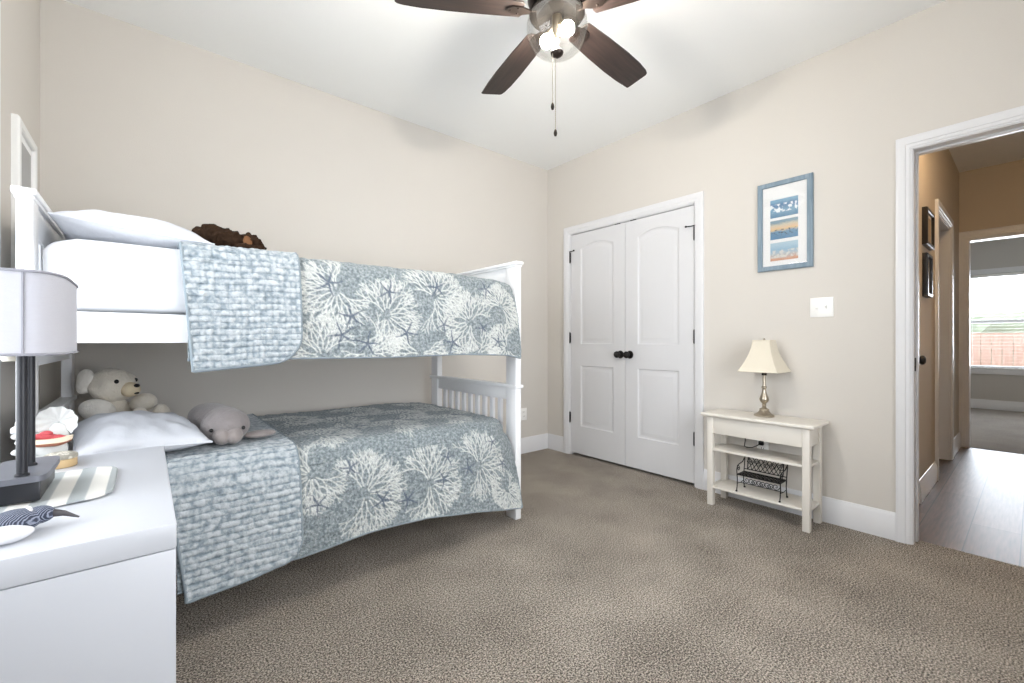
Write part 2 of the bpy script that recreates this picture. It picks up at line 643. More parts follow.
def door_leaf(name, y0, y1, z0, z1, label, knob_y, hinge_y):
    root = thing(name, label, 'door', (0, (y0 + y1) / 2, z0), kind='structure')
    xf, xb = .004, .039
    bm = bmesh.new()
    sw = .118
    pans = [(y0 + sw, y1 - sw, .275, .830, 0.0), (y0 + sw, y1 - sw, 1.028, 1.895, 0.042)]
    F = lambda a, b, d: Vector((xf + d, a, b))
    # outer rim
    rect = [(y0, z0), (y1, z0), (y1, z1), (y0, z1)]
    fr = [bm.verts.new(F(a, b, 0)) for a, b in rect]
    bk = [bm.verts.new(Vector((xb, a, b))) for a, b in rect]
    for k in range(4):
        bm.faces.new((fr[k], fr[(k + 1) % 4], bk[(k + 1) % 4], bk[k]))
    bm.faces.new(bk)
    edges = [bm.edges.get((fr[k], fr[(k + 1) % 4])) for k in range(4)]
    for (a0, a1, b0, b1, arch) in pans:
        prev = None
        for off, d in ((0, 0), (.006, .006), (.016, .009), (.024, .009), (.046, .003), (.050, .003)):
            pts = panel_outline(a0, a1, b0, b1, arch, off)
            ring = [bm.verts.new(F(a, b, d)) for a, b in pts]
            n = len(ring)
            if prev is None:
                for k in range(n):
                    edges.append(bm.edges.new((ring[k], ring[(k + 1) % n])))
            else:
                for k in range(n):
                    bm.faces.new((prev[k], prev[(k + 1) % n], ring[(k + 1) % n], ring[k]))
            prev = ring
        bm.faces.new(prev)
    bmesh.ops.triangle_fill(bm, use_beauty=True, use_dissolve=False, edges=edges)
    obj('leaf', bm, DOORW, root, smooth=25)
    M = Matrix.Translation((xf, knob_y, .942)) @ Matrix.Rotation(-PI / 2, 4, 'Y')
    kb = lathe([(0, 0), (.032, 0), (.033, .004), (.030, .008), (.014, .010), (.011, .016), (.011, .030), (.018, .036),
                (.026, .044), (.0285, .053), (.026, .061), (.018, .067), (0, .069)], M, 28)
    o = obj('knob', kb, BLACK, root); o['label'] = 'round black knob'
    s = 1 if hinge_y > (y0 + y1) / 2 else -1
    for k, zc in enumerate((1.832, 1.085, .346)):
        bm = bmesh.new()
        add_tube(bm, [(-.0065, hinge_y, zc - .046), (-.0065, hinge_y, zc + .046)], .0062, 10)
        add_tube(bm, [(-.0065, hinge_y, zc - .052), (-.0065, hinge_y, zc + .052)], .0042, 10)
        add_box(bm, (.001, hinge_y - .004, zc - .045), (.004, hinge_y + .004, zc + .045))
        h = obj('hinge', bm, BLACK, root); h['label'] = 'black door hinge'
        if k == 0:
            bm = bmesh.new()
            zt = zc + .056
            add_tube(bm, [(-.0065, hinge_y - s * .028, zt), (-.0065, hinge_y + s * .028, zt)], .0042, 8)
            add_tube(bm, [(-.0065, hinge_y - s * .026, zt), (-.018, hinge_y - s * .055, zt)], .0042, 8)
            add_blob(bm, (-.018, hinge_y - s * .058, zt), (.008, .008, .008), sub=2)
            add_blob(bm, (-.0065, hinge_y + s * .030, zt), (.006, .006, .006), sub=2)
            obj('hinge_stop', bm, BLACK, h)
    yc = (y0 + y1) / 2 - s * ((y1 - y0) / 2 - .075)
    obj('ball_catch', box((-.001, yc - .026, z1 - .001), (.025, yc + .026, z1 + .005), .001), BLACK, root)
    return root


door_leaf('door_1', -.9055, -.306, .022, 2.038, 'white panelled closet door nearer the bunk bed', -.862, -.300)
door_leaf('door_2', -1.503, -.9095, .022, 2.038, 'white panelled closet door nearer the small console table', -.955, -1.508)


# ------------------------------------------------------------------ hall and the room beyond it
HY = -2.60
struct('floor_hall', box((.09, -3.85, -.06), (3.25, -2.0, -.004)), PLANKS, 'grey-brown plank floor of the hall', 'floor')
struct('ceiling_hall', box((.12, -3.85, H), (3.2, -1.85, H + .08)), CEIL, 'hall ceiling beyond the doorway', 'ceiling')
PH = lambda a, b, d: Vector((a, HY - d, b))
SO = (1.62, 2.42, 2.05)
HD = (.17, .72, 2.04)
bm = bmesh.new(); wall_holes(bm, PH, .12, 3.2, -.004, H, [(SO[0], SO[1], -.004, SO[2])], .10)
struct('wall_hall_left', bm, HALLWALL, 'tan hall wall with two black frames', 'wall')
struct('wall_hall_right', box((.12, -3.85, 0), (3.2, -3.73, H)), HALLWALL, 'tan hall wall opposite the frames', 'wall')
bm = bmesh.new()
add_box(bm, (1.3, -1.95, 0), (2.9, -1.85, H)); add_box(bm, (1.2, -2.5, 0), (1.3, -1.85, H)); add_box(bm, (2.9, -2.5, 0), (3.0, -1.85, H))
struct('wall_side_room', bm, HALLWALL, 'tan walls seen past the side opening of the hall', 'wall')
PE = lambda a, b, d: Vector((3.2 - d, a, b))
EO = (-3.46, -2.655, 2.06)
bm = bmesh.new(); wall_holes(bm, PE, -5.2, -.9, -.004, H, [(EO[0], EO[1], -.004, EO[2])], .12)
struct('wall_hall_end', bm, HALLWALL, 'tan end wall of the hall round the far doorway', 'wall')
bm = bmesh.new()
add_casing(bm, PE, EO[0], EO[1], EO[2])
for lo, hi in (((3.199, EO[0], 0), (3.325, EO[0] + .016, EO[2])), ((3.199, EO[1] - .016, 0), (3.325, EO[1], EO[2])),
               ((3.199, EO[0] + .016, EO[2] - .016), (3.325, EO[1] - .016, EO[2]))):
    add_box(bm, lo, hi)
struct('trim_3', bm, TRIM, 'white casing round the far doorway at the hall end', 'trim')
bm = bmesh.new()
add_casing(bm, PH, SO[0], SO[1], SO[2])
for lo, hi in (((SO[0], HY - .001, 0), (SO[0] + .016, HY + .10, SO[2])), ((SO[1] - .016, HY - .001, 0), (SO[1], HY + .10, SO[2])),
               ((SO[0] + .016, HY - .001, SO[2] - .016), (SO[1] - .016, HY + .10, SO[2]))):
    add_box(bm, lo, hi)
struct('trim_4', bm, TRIM, 'white casing round the side opening of the hall', 'trim')
bm = bmesh.new()
add_baseboard(bm, (.80, HY, 0), (SO[0] - .078, HY, 0), (0, -1, 0))
add_baseboard(bm, (SO[1] + .078, HY, 0), (3.2, HY, 0), (0, -1, 0))
struct('baseboard_hall', bm, TRIM, 'white baseboard under the two black hall frames', 'baseboard')
# linen closet door in the hall wall, seen edge-on
dr = thing('door_3', 'hall door with round black knob seen edge-on through the doorway', 'door', (.445, HY, 0), kind='structure')
obj('leaf', box((HD[0], HY - .006, .01), (HD[1], HY, HD[2]), .001), HALLWALL, dr)
M = Matrix.Translation((.47, HY - .006, .94)) @ Matrix.Rotation(PI / 2, 4, 'X')
obj('knob', lathe([(0, 0), (.031, 0), (.032, .004), (.028, .008), (.012, .010), (.011, .032), (.020, .040), (.028, .052), (.026, .062), (.016, .069), (0, .071)], M, 24), BLACK, dr)['label'] = 'round black knob'
obj('hinge_stop', blob((.56, HY - .02, 1.946), (.012, .016, .014), sub=2), BLACK, dr)['label'] = 'small black stop'

# far bedroom
struct('floor_far_room', box((3.25, -5.2, -.06), (7.0, -.9, 0)), CARPET2, 'greyish carpet of the far room past the hall', 'carpet')
struct('ceiling_far_room', box((3.32, -5.2, H), (7.0, -.9, H + .08)), CEIL, 'ceiling of the far room', 'ceiling')
PW = lambda a, b, d: Vector((7.0 - d, a, b))
W3 = (-3.95, -2.05, .62, 2.10)
bm = bmesh.new(); wall_holes(bm, PW, -5.2, -.9, 0, H, [W3], .14)
GREYW = mat('far_room_paint', srgb(196, 192, 186), 0.85, 0.012, 3)
struct('wall_far_room', bm, GREYW, 'grey wall under the far window', 'wall')
bm = bmesh.new(); add_box(bm, (3.32, -1.0, 0), (7.0, -.9, H)); add_box(bm, (3.32, -5.2, 0), (7.0, -5.1, H))
struct('wall_far_sides', bm, GREYW, 'grey side walls of the far room', 'wall')
bm = bmesh.new(); add_baseboard(bm, (7.0, -5.1, 0), (7.0, -1.0, 0), (-1, 0, 0))
struct('baseboard_far_room', bm, TRIM, 'white baseboard under the far window', 'baseboard')
window('window_3', PW, W3, 'bright far window seen through the hall')
bl = thing('window_blind', 'white slatted blind open across the far bright window', 'blind', (7.03, -3.0, .62))
obj('headrail', box((7.005, W3[0] + .01, 2.05), (7.045, W3[1] - .01, 2.095), .004), PLATE, bl)
obj('bottom_rail', box((7.008, W3[0] + .015, .625), (7.042, W3[1] - .015, .643), .003), PLATE, bl)
for k in range(27):
    z = .68 + k * .0515
    M = Matrix.Translation((7.025, 0, z)) @ Matrix.Rotation(math.radians(2), 4, 'Y')
    obj('slat', box((-.012, W3[0] + .015, -.0008), (.012, W3[1] - .015, .0008), M=M), PLATE, bl)
for y in (-2.45, -3.0, -3.55):
    obj('ladder_cord', tube([(7.004, y, .64), (7.004, y, 2.06)], .0018, 6), PLATE, bl)
# garden beyond the window
struct('ground_outside', box((7.15, -14, -.3), (26, 8, -.2)), mat('lawn', srgb(120, 120, 80), .95, .2, 8), 'dry lawn outside the far window', 'ground')
FENCEM = wood_mat('fence_wood', srgb(190, 150, 136), srgb(216, 182, 168), .8, 'z', 3)
fn = thing('garden_fence', 'reddish board fence outside the far window', 'fence', (10.5, -4, -.2))
bm = bmesh.new()
random.seed(3)
for k in range(78):
    y = -10 + k * .15
    add_box(bm, (10.5, y, -.2), (10.52, y + .142, 1.22 + random.uniform(-.012, .012)))
obj('board_panel', bm, FENCEM, fn)
bm = bmesh.new()
for z in (.1, .9):
    add_box(bm, (10.52, -10, z), (10.56, 1.7, z + .08))
obj('fence_rail', bm, FENCEM, fn)
bm = bmesh.new()
for k in range(60):
    add_blob(bm, (16 + random.uniform(-1, 1), random.uniform(-12, 4), random.uniform(.6, 1.5)), (.8, 1.0, .55), sub=2, amp=.35, freq=2, seed=k)
tag(obj('garden_shrubbery', bm, mat('foliage', srgb(160, 168, 146), .9, .25, 5), smooth=0), 'line of hazy green bushes behind the fence', 'bushes', kind='stuff')


# ------------------------------------------------------------------ bunk bed
BX0, BX1 = -3.341, -1.335           # outer faces of headboard / footboard
BYF, BYB = -1.130, -.138            # front / back faces
bed = thing('bunk_bed', 'white wooden bunk bed with slatted ends against the beige wall', 'bunk bed', ((BX0 + BX1) / 2, (BYF + BYB) / 2, 0))
PW_ = .090
for end, (xa, xb) in (('headboard', (BX0, BX0 + .036)), ('footboard', (BX1 - .042, BX1))):
    for ya in (BYF, BYB - PW_):
        bm = bmesh.new()
        add_box(bm, (xa, ya, 0), (xb, ya + PW_, .774), .003)
        add_box(bm, (xa, ya, .794), (xb, ya + PW_, 1.493), .003)
        obj('post', bm, BEDW, bed)
    dz = -.012 if end == 'headboard' else -.003
    for z0, z1, zc, zr in ((.700, .774, .794, .285), (1.395 + dz, 1.506 + dz, 1.526 + dz, 1.060)):
        cap = bmesh.new()
        add_box(cap, (xa - .009, BYF - .014, z1), (xb + .009, BYB + .014, zc), .005, 3)
        if zc > 1:
            add_box(cap, (xa - .004, BYF - .006, z1 - .012), (xb + .004, BYB + .007, z1), .004)
        obj('cap_rail', cap, BEDW, bed)
        pn = obj(end + '_panel', box((xa + .008, BYF + PW_, z0), (xb - .008, BYB - PW_, z1), .002), BEDW, bed)
        obj('lower_rail', box((xa + .008, BYF + PW_, zr - .09), (xb - .008, BYB - PW_, zr), .002), BEDW, bed)
        span = (BYB - PW_) - (BYF + PW_)
        for k in range(9):
            yc = BYF + PW_ + span * (k + 1) / 10
            obj('slat', box((xa + .013, yc - .020, zr), (xb - .013, yc + .020, z0), .003), BEDW, pn)
for z0, z1 in ((.22, .345), (1.045, 1.146)):
    for ya, yb in ((BYF, BYF + .024), (BYB - .024, BYB)):
        obj('side_rail', box((BX0 + .042, ya, z0), (BX1 - .042, yb, z1), .003), BEDW, bed)
    obj('mattress_base', box((BX0 + .044, BYF + .026, z0 + .02), (BX1 - .044, BYB - .026, z0 + .055)), BEDW, bed)


def rounded_block(lo, hi, r, n=(40, 24, 12), amp=0.0, freq=6, seed=0):
    """box with generous round edges (supported by a dense grid)"""
    lo, hi = Vector(lo), Vector(hi)
    c, h = (lo + hi) / 2, (hi - lo) / 2
    t = bmesh.new()
    bmesh.ops.create_cube(t, size=2)
    bmesh.ops.subdivide_edges(t, edges=t.edges[:], cuts=23, use_grid_fill=True)
    for v in t.verts:
        p = Vector((v.co.x * h.x, v.co.y * h.y, v.co.z * h.z))
        rr = [min(r[i], h[i]) for i in range(3)] if isinstance(r, (tuple, list)) else [min(r, min(h))] * 3
        q = Vector([max(-(h[i] - rr[i]), min(h[i] - rr[i], p[i])) for i in range(3)])
        d = Vector([(p[i] - q[i]) / rr[i] for i in range(3)])
        if d.length > 1e-9:
            d = d.normalized() * max(abs(d.x), abs(d.y), abs(d.z))
            p = q + Vector([d[i] * rr[i] for i in range(3)])
        if amp:
            p += p.normalized() * amp * noise.noise(p * freq + Vector((seed, 0, 0)))
        v.co = p + c
    return t


mt = obj('mattress', rounded_block((BX0 + .050, BYF + .002, 1.149), (BX1 - .052, BYB - .028, 1.386), (.10, .05, .06), amp=.006), SHEET, smooth=80)
rebase(mt, ((BX0 + BX1) / 2, -.63, 1.149))
tag(mt, 'upper bunk mattress in a plain white sheet', 'mattress', 'bunk mattresses')
mt = obj('mattress', rounded_block((BX0 + .050, BYF + .028, .349), (BX1 - .052, BYB - .028, .590), (.24, .28, .06), amp=.005), SHEET, smooth=80)
rebase(mt, ((BX0 + BX1) / 2, -.63, .349))
tag(mt, 'lower bunk mattress in a white sheet under the quilt', 'mattress', 'bunk mattresses')


# ------------------------------------------------------------------ quilts
def quilt_mats():
    out = []
    for nm, star, white in (('quilt_printed_cotton', srgb(84, 95, 112), srgb(236, 237, 232)),):
        m, nt, b = new_mat(nm)
        N, L = nt.nodes, nt.links
        tc = N.new('ShaderNodeTexCoord')
        nz = N.new('ShaderNodeTexNoise'); nz.inputs['Scale'].default_value = 90; nz.inputs['Detail'].default_value = 4
        L.new(tc.outputs['Object'], nz.inputs['Vector'])
        c = ramp(nt, nz.outputs['Fac'], [(.34, srgb(104, 115, 120)), (.50, srgb(132, 142, 146)), (.66, srgb(164, 171, 174))])
        for attr, colr, amt in (('coral', white, .74), ('star', star, .95)):
            a = N.new('ShaderNodeAttribute'); a.attribute_name = attr
            mx = N.new('ShaderNodeMix'); mx.data_type = 'RGBA'
            k = N.new('ShaderNodeMath'); k.operation = 'MULTIPLY'; k.inputs[1].default_value = amt
            L.new(a.outputs['Fac'], k.inputs[0]); L.new(k.outputs[0], mx.inputs['Factor'])
            L.new(c, mx.inputs['A'])
            mx.inputs['B'].default_value = colr
            c = mx.outputs['Result']
        L.new(c, b.inputs['Base Color'])
        b.inputs['Roughness'].default_value = .9
        b.inputs['Sheen Weight'].default_value = .15
        n2 = N.new('ShaderNodeTexNoise'); n2.inputs['Scale'].default_value = 105; n2.inputs['Detail'].default_value = 2.5
        L.new(tc.outputs['Object'], n2.inputs['Vector'])
        bp = N.new('ShaderNodeBump'); bp.inputs['Distance'].default_value = .010; bp.inputs['Strength'].default_value = .9
        L.new(n2.outputs['Fac'], bp.inputs['Height'])
        L.new(bp.outputs[0], b.inputs['Normal'])
        out.append(m)
    m, nt, b = new_mat('quilt_reverse_cotton')
    N, L = nt.nodes, nt.links
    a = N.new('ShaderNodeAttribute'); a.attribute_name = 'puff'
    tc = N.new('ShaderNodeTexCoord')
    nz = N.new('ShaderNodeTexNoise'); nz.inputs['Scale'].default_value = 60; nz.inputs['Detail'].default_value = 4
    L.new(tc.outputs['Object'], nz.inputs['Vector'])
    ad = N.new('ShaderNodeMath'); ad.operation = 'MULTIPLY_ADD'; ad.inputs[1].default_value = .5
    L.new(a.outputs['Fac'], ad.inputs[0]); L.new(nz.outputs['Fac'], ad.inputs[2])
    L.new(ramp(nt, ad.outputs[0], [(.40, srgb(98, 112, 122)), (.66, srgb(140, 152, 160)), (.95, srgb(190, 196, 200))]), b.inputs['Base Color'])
    b.inputs['Roughness'].default_value = .9
    b.inputs['Sheen Weight'].default_value = .15
    bp = N.new('ShaderNodeBump'); bp.inputs['Distance'].default_value = .008; bp.inputs['Strength'].default_value = .8
    L.new(nz.outputs['Fac'], bp.inputs['Height'])
    L.new(bp.outputs[0], b.inputs['Normal'])
    out.append(m)
    return out


QUILT, QBACK = quilt_mats()
PIPING = mat('quilt_piping', srgb(136, 147, 154), .9, .05, 60)


def coral_segments(rng, size, ang, spread=4.4):
    """a sea-fan: fine branches forking outwards round an open centre, as 2D segments"""
    segs = []

    def grow(x, y, a, ln, wd, depth):
        x2, y2 = x + math.cos(a) * ln, y + math.sin(a) * ln
        segs.append((x, y, x2, y2, wd))
        if depth >= 5 or math.hypot(x2, y2) > size * (1 + rng.uniform(-.12, .12)):
            return
        out = math.atan2(y2, x2)
        for sd in (-1, 1):
            if depth > 1 and rng.random() < .20:
                continue
            b = a + sd * rng.uniform(.28, .62)
            dlt = (out - b + PI) % (2 * PI) - PI
            grow(x2, y2, b + .22 * dlt, ln * rng.uniform(.78, 1.02), max(.0017, wd * .92), depth + 1)

    nb = 11
    for k in range(nb):
        a = ang + spread * ((k + .5) / nb - .5) + rng.uniform(-.1, .1)
        r0 = size * rng.uniform(.10, .22)
        grow(r0 * math.cos(a), r0 * math.sin(a), a, size * .19, .0025, 0)
    return segs


def paint(u, v, items, soft):
    """items: (segments with widths) -> coverage 0..1 at each (u, v)"""
    val = np.zeros(len(u))
    for (cu, cv, segs) in items:
        if not segs:
            continue
        R = max(max(math.hypot(s[0], s[1]), math.hypot(s[2], s[3])) for s in segs) + .03
        idx = np.nonzero((np.abs(u - cu) < R) & (np.abs(v - cv) < R))[0]
        if len(idx) == 0:
            continue
        pu, pv = u[idx] - cu, v[idx] - cv
        best = val[idx]
        for (x0, y0, x1, y1, wd) in segs:
            m = 0.02
            s = np.nonzero((pu > min(x0, x1) - m) & (pu < max(x0, x1) + m) & (pv > min(y0, y1) - m) & (pv < max(y0, y1) + m))[0]
            if len(s) == 0:
                continue
            dx, dy = x1 - x0, y1 - y0
            l2 = dx * dx + dy * dy + 1e-12
            t = np.clip(((pu[s] - x0) * dx + (pv[s] - y0) * dy) / l2, 0, 1)
            d = np.hypot(pu[s] - x0 - t * dx, pv[s] - y0 - t * dy)
            best[s] = np.maximum(best[s], np.clip((wd - d) / soft + .5, 0, 1))
        val[idx] = best
    return val


def star_segments(rng, r):
    a0 = rng.uniform(0, 6.28)
    segs = []
    for k in range(5):
        a = a0 + k * 2 * PI / 5 + rng.uniform(-.1, .1)
        b = a + rng.uniform(-.15, .15)
        segs.append((0, 0, math.cos(a) * r * .55, math.sin(a) * r * .55, r * .075))
        segs.append((math.cos(a) * r * .55, math.sin(a) * r * .55, math.cos(b) * r, math.sin(b) * r, r * .045))
    return segs


def drape(xs, nv, yb, yf, zt, zb, ybot, r, lift, yfx=None):
    """a sheet lying on the bed and hanging over its front edge.
    returns arrays X, Y, Z (nx, nv), pattern coords U, V and outward normals (ny, nz)"""
    nx = len(xs)
    X = np.zeros((nx, nv)); Y = X.copy(); Z = X.copy(); V = X.copy(); NY = X.copy(); NZ = X.copy()
    L0 = (yb - yf)                   # nominal length of the flat part
    for i, x in enumerate(xs):
        f = yf + (yfx(x) if yfx else 0)
        zbot, yb_ = zb(x), ybot(x)
        zt_ = zt(x)
        pts = []
        yy = np.linspace(yb, f + r, 60)
        pts += [(y, zt_) for y in yy]
        # quarter turn
        for k in range(1, 13):
            a = (PI / 2) * k / 13
            pts.append((f + r - r * math.sin(a), zt_ - r + r * math.cos(a)))
        hang = zt_ - r - zbot
        for k in range(0, 41):
            t = k / 40
            pts.append((f + (yb_ - f) * (t ** .5), zt_ - r - hang * t))
        P = np.array(pts)
        s = np.concatenate([[0], np.cumsum(np.hypot(np.diff(P[:, 0]), np.diff(P[:, 1])))])
        q = np.linspace(0, s[-1], nv)
        Y[i] = np.interp(q, s, P[:, 0]); Z[i] = np.interp(q, s, P[:, 1])
        X[i] = x
        V[i] = q
        ty, tz = np.gradient(Y[i]), np.gradient(Z[i])
        ln = np.hypot(ty, tz) + 1e-9
        NY[i], NZ[i] = tz / ln, -ty / ln
    Y += NY * lift; Z += NZ * lift
    return X, Y, Z, V, NY, NZ


def fbm(x, y, f, seed):
    return np.array([noise.noise(Vector((a * f, b * f, seed))) for a, b in zip(x.ravel(), y.ravel())]).reshape(x.shape)


def grid_obj(name, X, Y, Z, m, parent, attrs, thick):
    nx, nv = X.shape
    me = bpy.data.meshes.new(name)
    co = np.stack([X, Y, Z], -1).reshape(-1, 3)
    i, j = np.meshgrid(np.arange(nx - 1), np.arange(nv - 1), indexing='ij')
    a = (i * nv + j).ravel()
    faces = np.stack([a, a + 1, a + nv + 1, a + nv], -1)
    me.from_pydata(co.tolist(), [], faces.tolist())
    for k, val in attrs.items():
        at = me.attributes.new(k, 'FLOAT', 'POINT')
        at.data.foreach_set('value', val.ravel().astype(np.float32))
    me.shade_smooth()
    me.materials.append(m)
    o = bpy.data.objects.new(name, me)
    C.objects.link(o)
    if parent is not None:
        me.transform(wmat(parent).inverted())
        o.parent = parent
    s = o.modifiers.new('thickness', 'SOLIDIFY')
    s.thickness = thick
    s.offset = 0
    me.update()
    return o


def make_quilt(label, group, x0, x1, yb, yf, zt, zb, ybot, r, yfx, corals, stars, cuff, seed, step=.0040, colw=.45):
    """corals / stars: (x, v, size...) on the unfolded quilt"""
    rng = random.Random(seed)
    root = thing('quilt', label, 'quilt', ((x0 + x1) / 2, (yb + yf) / 2, zt((x0 + x1) / 2)), group=group)
    xs = np.arange(x0, x1 + 1e-6, step)
    vlen = (yb - yf) + (zt(x0) - zb(x0))
    nv = int(vlen / step)
    X, Y, Z, V, NY, NZ = drape(xs, nv, yb, yf, zt, zb, ybot, r, .006, yfx)
    u, v = X.ravel(), V.ravel()
    cor = paint(u, v, [(cx, cv, coral_segments(rng, s * .5, a + PI)) for cx, cv, s, a, sp in corals], .004).reshape(X.shape)
    sta = paint(u, v, [(cx, cv, star_segments(rng, s * .92)) for cx, cv, s in stars], .004).reshape(X.shape)
    # quilting: small puckers in slightly wandering rows, plus soft folds in the hang
    n1 = fbm(X, V, 9, seed)
    n2 = fbm(X, V, 34, seed + 7)
    n3 = fbm(X, V, 3.0, seed + 3)
    puff = np.abs(np.sin(PI * (V + .012 * n1) / .026 + .8 * n2)) * (.6 + .4 * n2)
    hang = np.clip((V - (yb - yf) + .05) / .25, 0, 1)
    d = .0040 * puff + .003 * n2 + .004 * n3 * (1 - hang) + hang * (.012 * n3)
    X2 = X + .003 * n1
    Y2 = Y + NY * d; Z2 = Z + NZ * d
    obj_top = grid_obj('quilt_top', X2, Y2, Z2, QUILT, root, {'coral': cor, 'star': sta}, .008)
    bm = bmesh.new()
    edge = [(X2[i, -1], Y2[i, -1], Z2[i, -1]) for i in range(0, len(xs), 3)]
    add_tube(bm, edge, .005, 8)
    edge = [(X2[-1, j], Y2[-1, j], Z2[-1, j]) for j in range(0, nv, 3)]
    add_tube(bm, edge, .005, 8)
    obj('piping', bm, PIPING, obj_top, smooth=60)
    # the turned-back cuff with one rounded corner
    cx0, cx1, cz, cxb, R = cuff
    n = int((cx1 - cx0) / step) + 1
    zbc = lambda x: cz(x)
    xs2 = np.linspace(cx0, cx1, n)
    vl = (yb - yf) + (zt(cx0) - cz(cx0))
    nv2 = int(vl / step)
    X, Y, Z, V, NY, NZ = drape(xs2, nv2, yb, yf, zt, zbc, ybot, r, .019, yfx)
    # shape the two side edges: squeeze each row of the sheet between its own left and right limits
    tt = (xs2 - cx0) / (cx1 - cx0)
    vend = V[:, -1:]
    dv = vend - V
    rr = np.where(dv < R, R - np.sqrt(np.maximum(R * R - (R - dv) ** 2, 0)), 0)
    left = cx0 + (cxb - cx0) * np.clip((V - (yb - yf)) / .4, 0, 1)
    right = cx1 - rr
    X = left + (right - left) * tt[:, None]
    n1 = fbm(X, V, 8, seed + 20)
    n2 = fbm(X, V, 40, seed + 27)
    n3 = fbm(X, V, 3.0, seed + 23)
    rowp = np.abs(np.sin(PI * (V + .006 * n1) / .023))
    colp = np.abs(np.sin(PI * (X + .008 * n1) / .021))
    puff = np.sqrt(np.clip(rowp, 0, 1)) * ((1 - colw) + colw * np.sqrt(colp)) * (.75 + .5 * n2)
    hang = np.clip((V - (yb - yf) + .05) / .25, 0, 1)
    d = .0075 * puff + hang * .012 * n3
    cf = grid_obj('folded_cuff', X, Y + NY * d, Z + NZ * d, QBACK, root, {'puff': puff}, .010)
    cf['label'] = 'turned-back cuff of pale blue puckered reverse fabric'
    Yd, Zd = Y + NY * d, Z + NZ * d
    edge = [(X[-1, j], Yd[-1, j], Zd[-1, j]) for j in range(0, nv2, 2)] + [(X[i, -1], Yd[i, -1], Zd[i, -1]) for i in range(n - 1, 0, -2)]
    edge += [(X[0, j], Yd[0, j], Zd[0, j]) for j in range(nv2 - 1, 0, -4)]
    obj('piping', tube(edge, .0065, 8), PIPING, cf, smooth=60)
    return root


def lerp(xs, ys):
    return lambda x: float(np.interp(x, xs, ys))


QU = dict(yb=-.20, yf=-1.150)
LU = QU['yb'] - QU['yf']
hz = lambda x, z, s, a, sp=2.6: (x, LU + (1.405 - z), s, a, sp)
hs = lambda x, z, s=.062: (x, LU + (1.405 - z), s)
UP_CORAL = [hz(-2.48, 1.02, .30, 0.3), hz(-2.42, 1.30, .30, -.4), hz(-2.20, 1.20, .34, 2.9), hz(-2.03, 1.02, .30, -1.5),
            hz(-1.95, 1.30, .34, 2.6), hz(-1.74, 1.18, .32, .3), hz(-1.70, 1.01, .28, -2.0), hz(-1.52, 1.28, .26, 2.0), hz(-1.50, 1.05, .26, -.6), hz(-2.28, 1.03, .3, -2.2)]
for x in (-2.4, -2.0, -1.6):
    for y in (.3, .6):
        UP_CORAL.append((x + .2 * (y > .4), y, .33, 1.2, 2.6))
UP_STAR = [hs(-2.45, 1.33), hs(-2.36, 1.19), hs(-2.18, 1.31), hs(-2.40, 1.11), hs(-2.29, 1.07), hs(-2.10, 1.12),
           hs(-1.93, 1.345), hs(-1.90, 1.16, .05), hs(-1.85, 1.075), hs(-1.62, 1.365), hs(-1.66, 1.15, .05), hs(-1.56, 1.08, .055)]
make_quilt('upper bunk quilt with white coral and starfish print, hanging over the rail', 'coral quilts',
           -2.93, -1.392, QU['yb'], QU['yf'], lerp([-2.95, -2.57, -1.9, -1.5, -1.39], [1.382, 1.392, 1.398, 1.394, 1.382]),
           lerp([-2.9, -2.5, -2.2, -1.8, -1.5, -1.4], [.985, .982, .978, .985, .975, .955]),
           lambda x: -1.185, .055,
           lambda x: .045 * max(0, (x + 1.58) / .19) ** 2,
           UP_CORAL, UP_STAR, (-2.945, -2.567, lerp([-2.95, -2.75, -2.57], [.945, .955, .965]), -2.915, .11), 11)

QL = dict(yb=-.155, yf=-1.145)
LL = QL['yb'] - QL['yf']
hz2 = lambda x, z, s, a, sp=2.6: (x, LL + (.600 - z), s, a, sp)
hs2 = lambda x, z, s=.058: (x, LL + (.600 - z), s)
LO_CORAL = [hz2(-2.30, .40, .36, 3.0, 3.6), hz2(-1.98, .385, .34, 3.0, 3.6), hz2(-1.68, .42, .34, 3.0, 3.6), hz2(-2.52, .52, .30, -.6),
            (-2.42, .80, .34, 2.9, 3.2), (-2.06, .78, .34, 2.7, 3.2), (-1.74, .78, .32, 2.8, 3.2), (-2.25, .50, .34, 2.9, 3.2), (-1.88, .48, .34, 2.9, 3.2),
            (-1.55, .5, .30, 2.6, 3.2), (-2.45, .28, .34, 2.9, 3.2), (-2.05, .20, .34, 3.0, 3.2), (-1.65, .2, .32, 2.9, 3.2), hz2(-1.50, .28, .22, -2.2)]
LO_STAR = [hs2(-2.22, .355), hs2(-2.36, .52, .05), hs2(-2.10, .33), hs2(-1.87, .485, .05), hs2(-1.90, .385, .055), hs2(-1.75, .41, .055), hs2(-1.58, .53, .045),
           hs2(-1.52, .42, .05), hs2(-2.50, .40, .05), (-2.2, .68, .05), (-1.95, .62, .05), (-1.6, .66, .05)]
make_quilt('lower bunk quilt with white coral and starfish print, hanging to near the carpet', 'coral quilts',
           -2.96, -1.392, QL['yb'], QL['yf'], lerp([-3.0, -1.75, -1.5, -1.39], [.600, .600, .590, .565]),
           lerp([-3.0, -2.57, -2.3, -2.0, -1.7, -1.55, -1.40], [.19, .19, .21, .20, .155, .125, .10]),
           lambda x: -1.20, .07,
           lambda x: .13 * max(0, (x + 1.62) / .23) ** 2,
           LO_CORAL, LO_STAR, (-2.985, -2.567, lerp([-2.98, -2.75, -2.57], [.155, .165, .185]), -2.935, .09), 23, colw=.22)


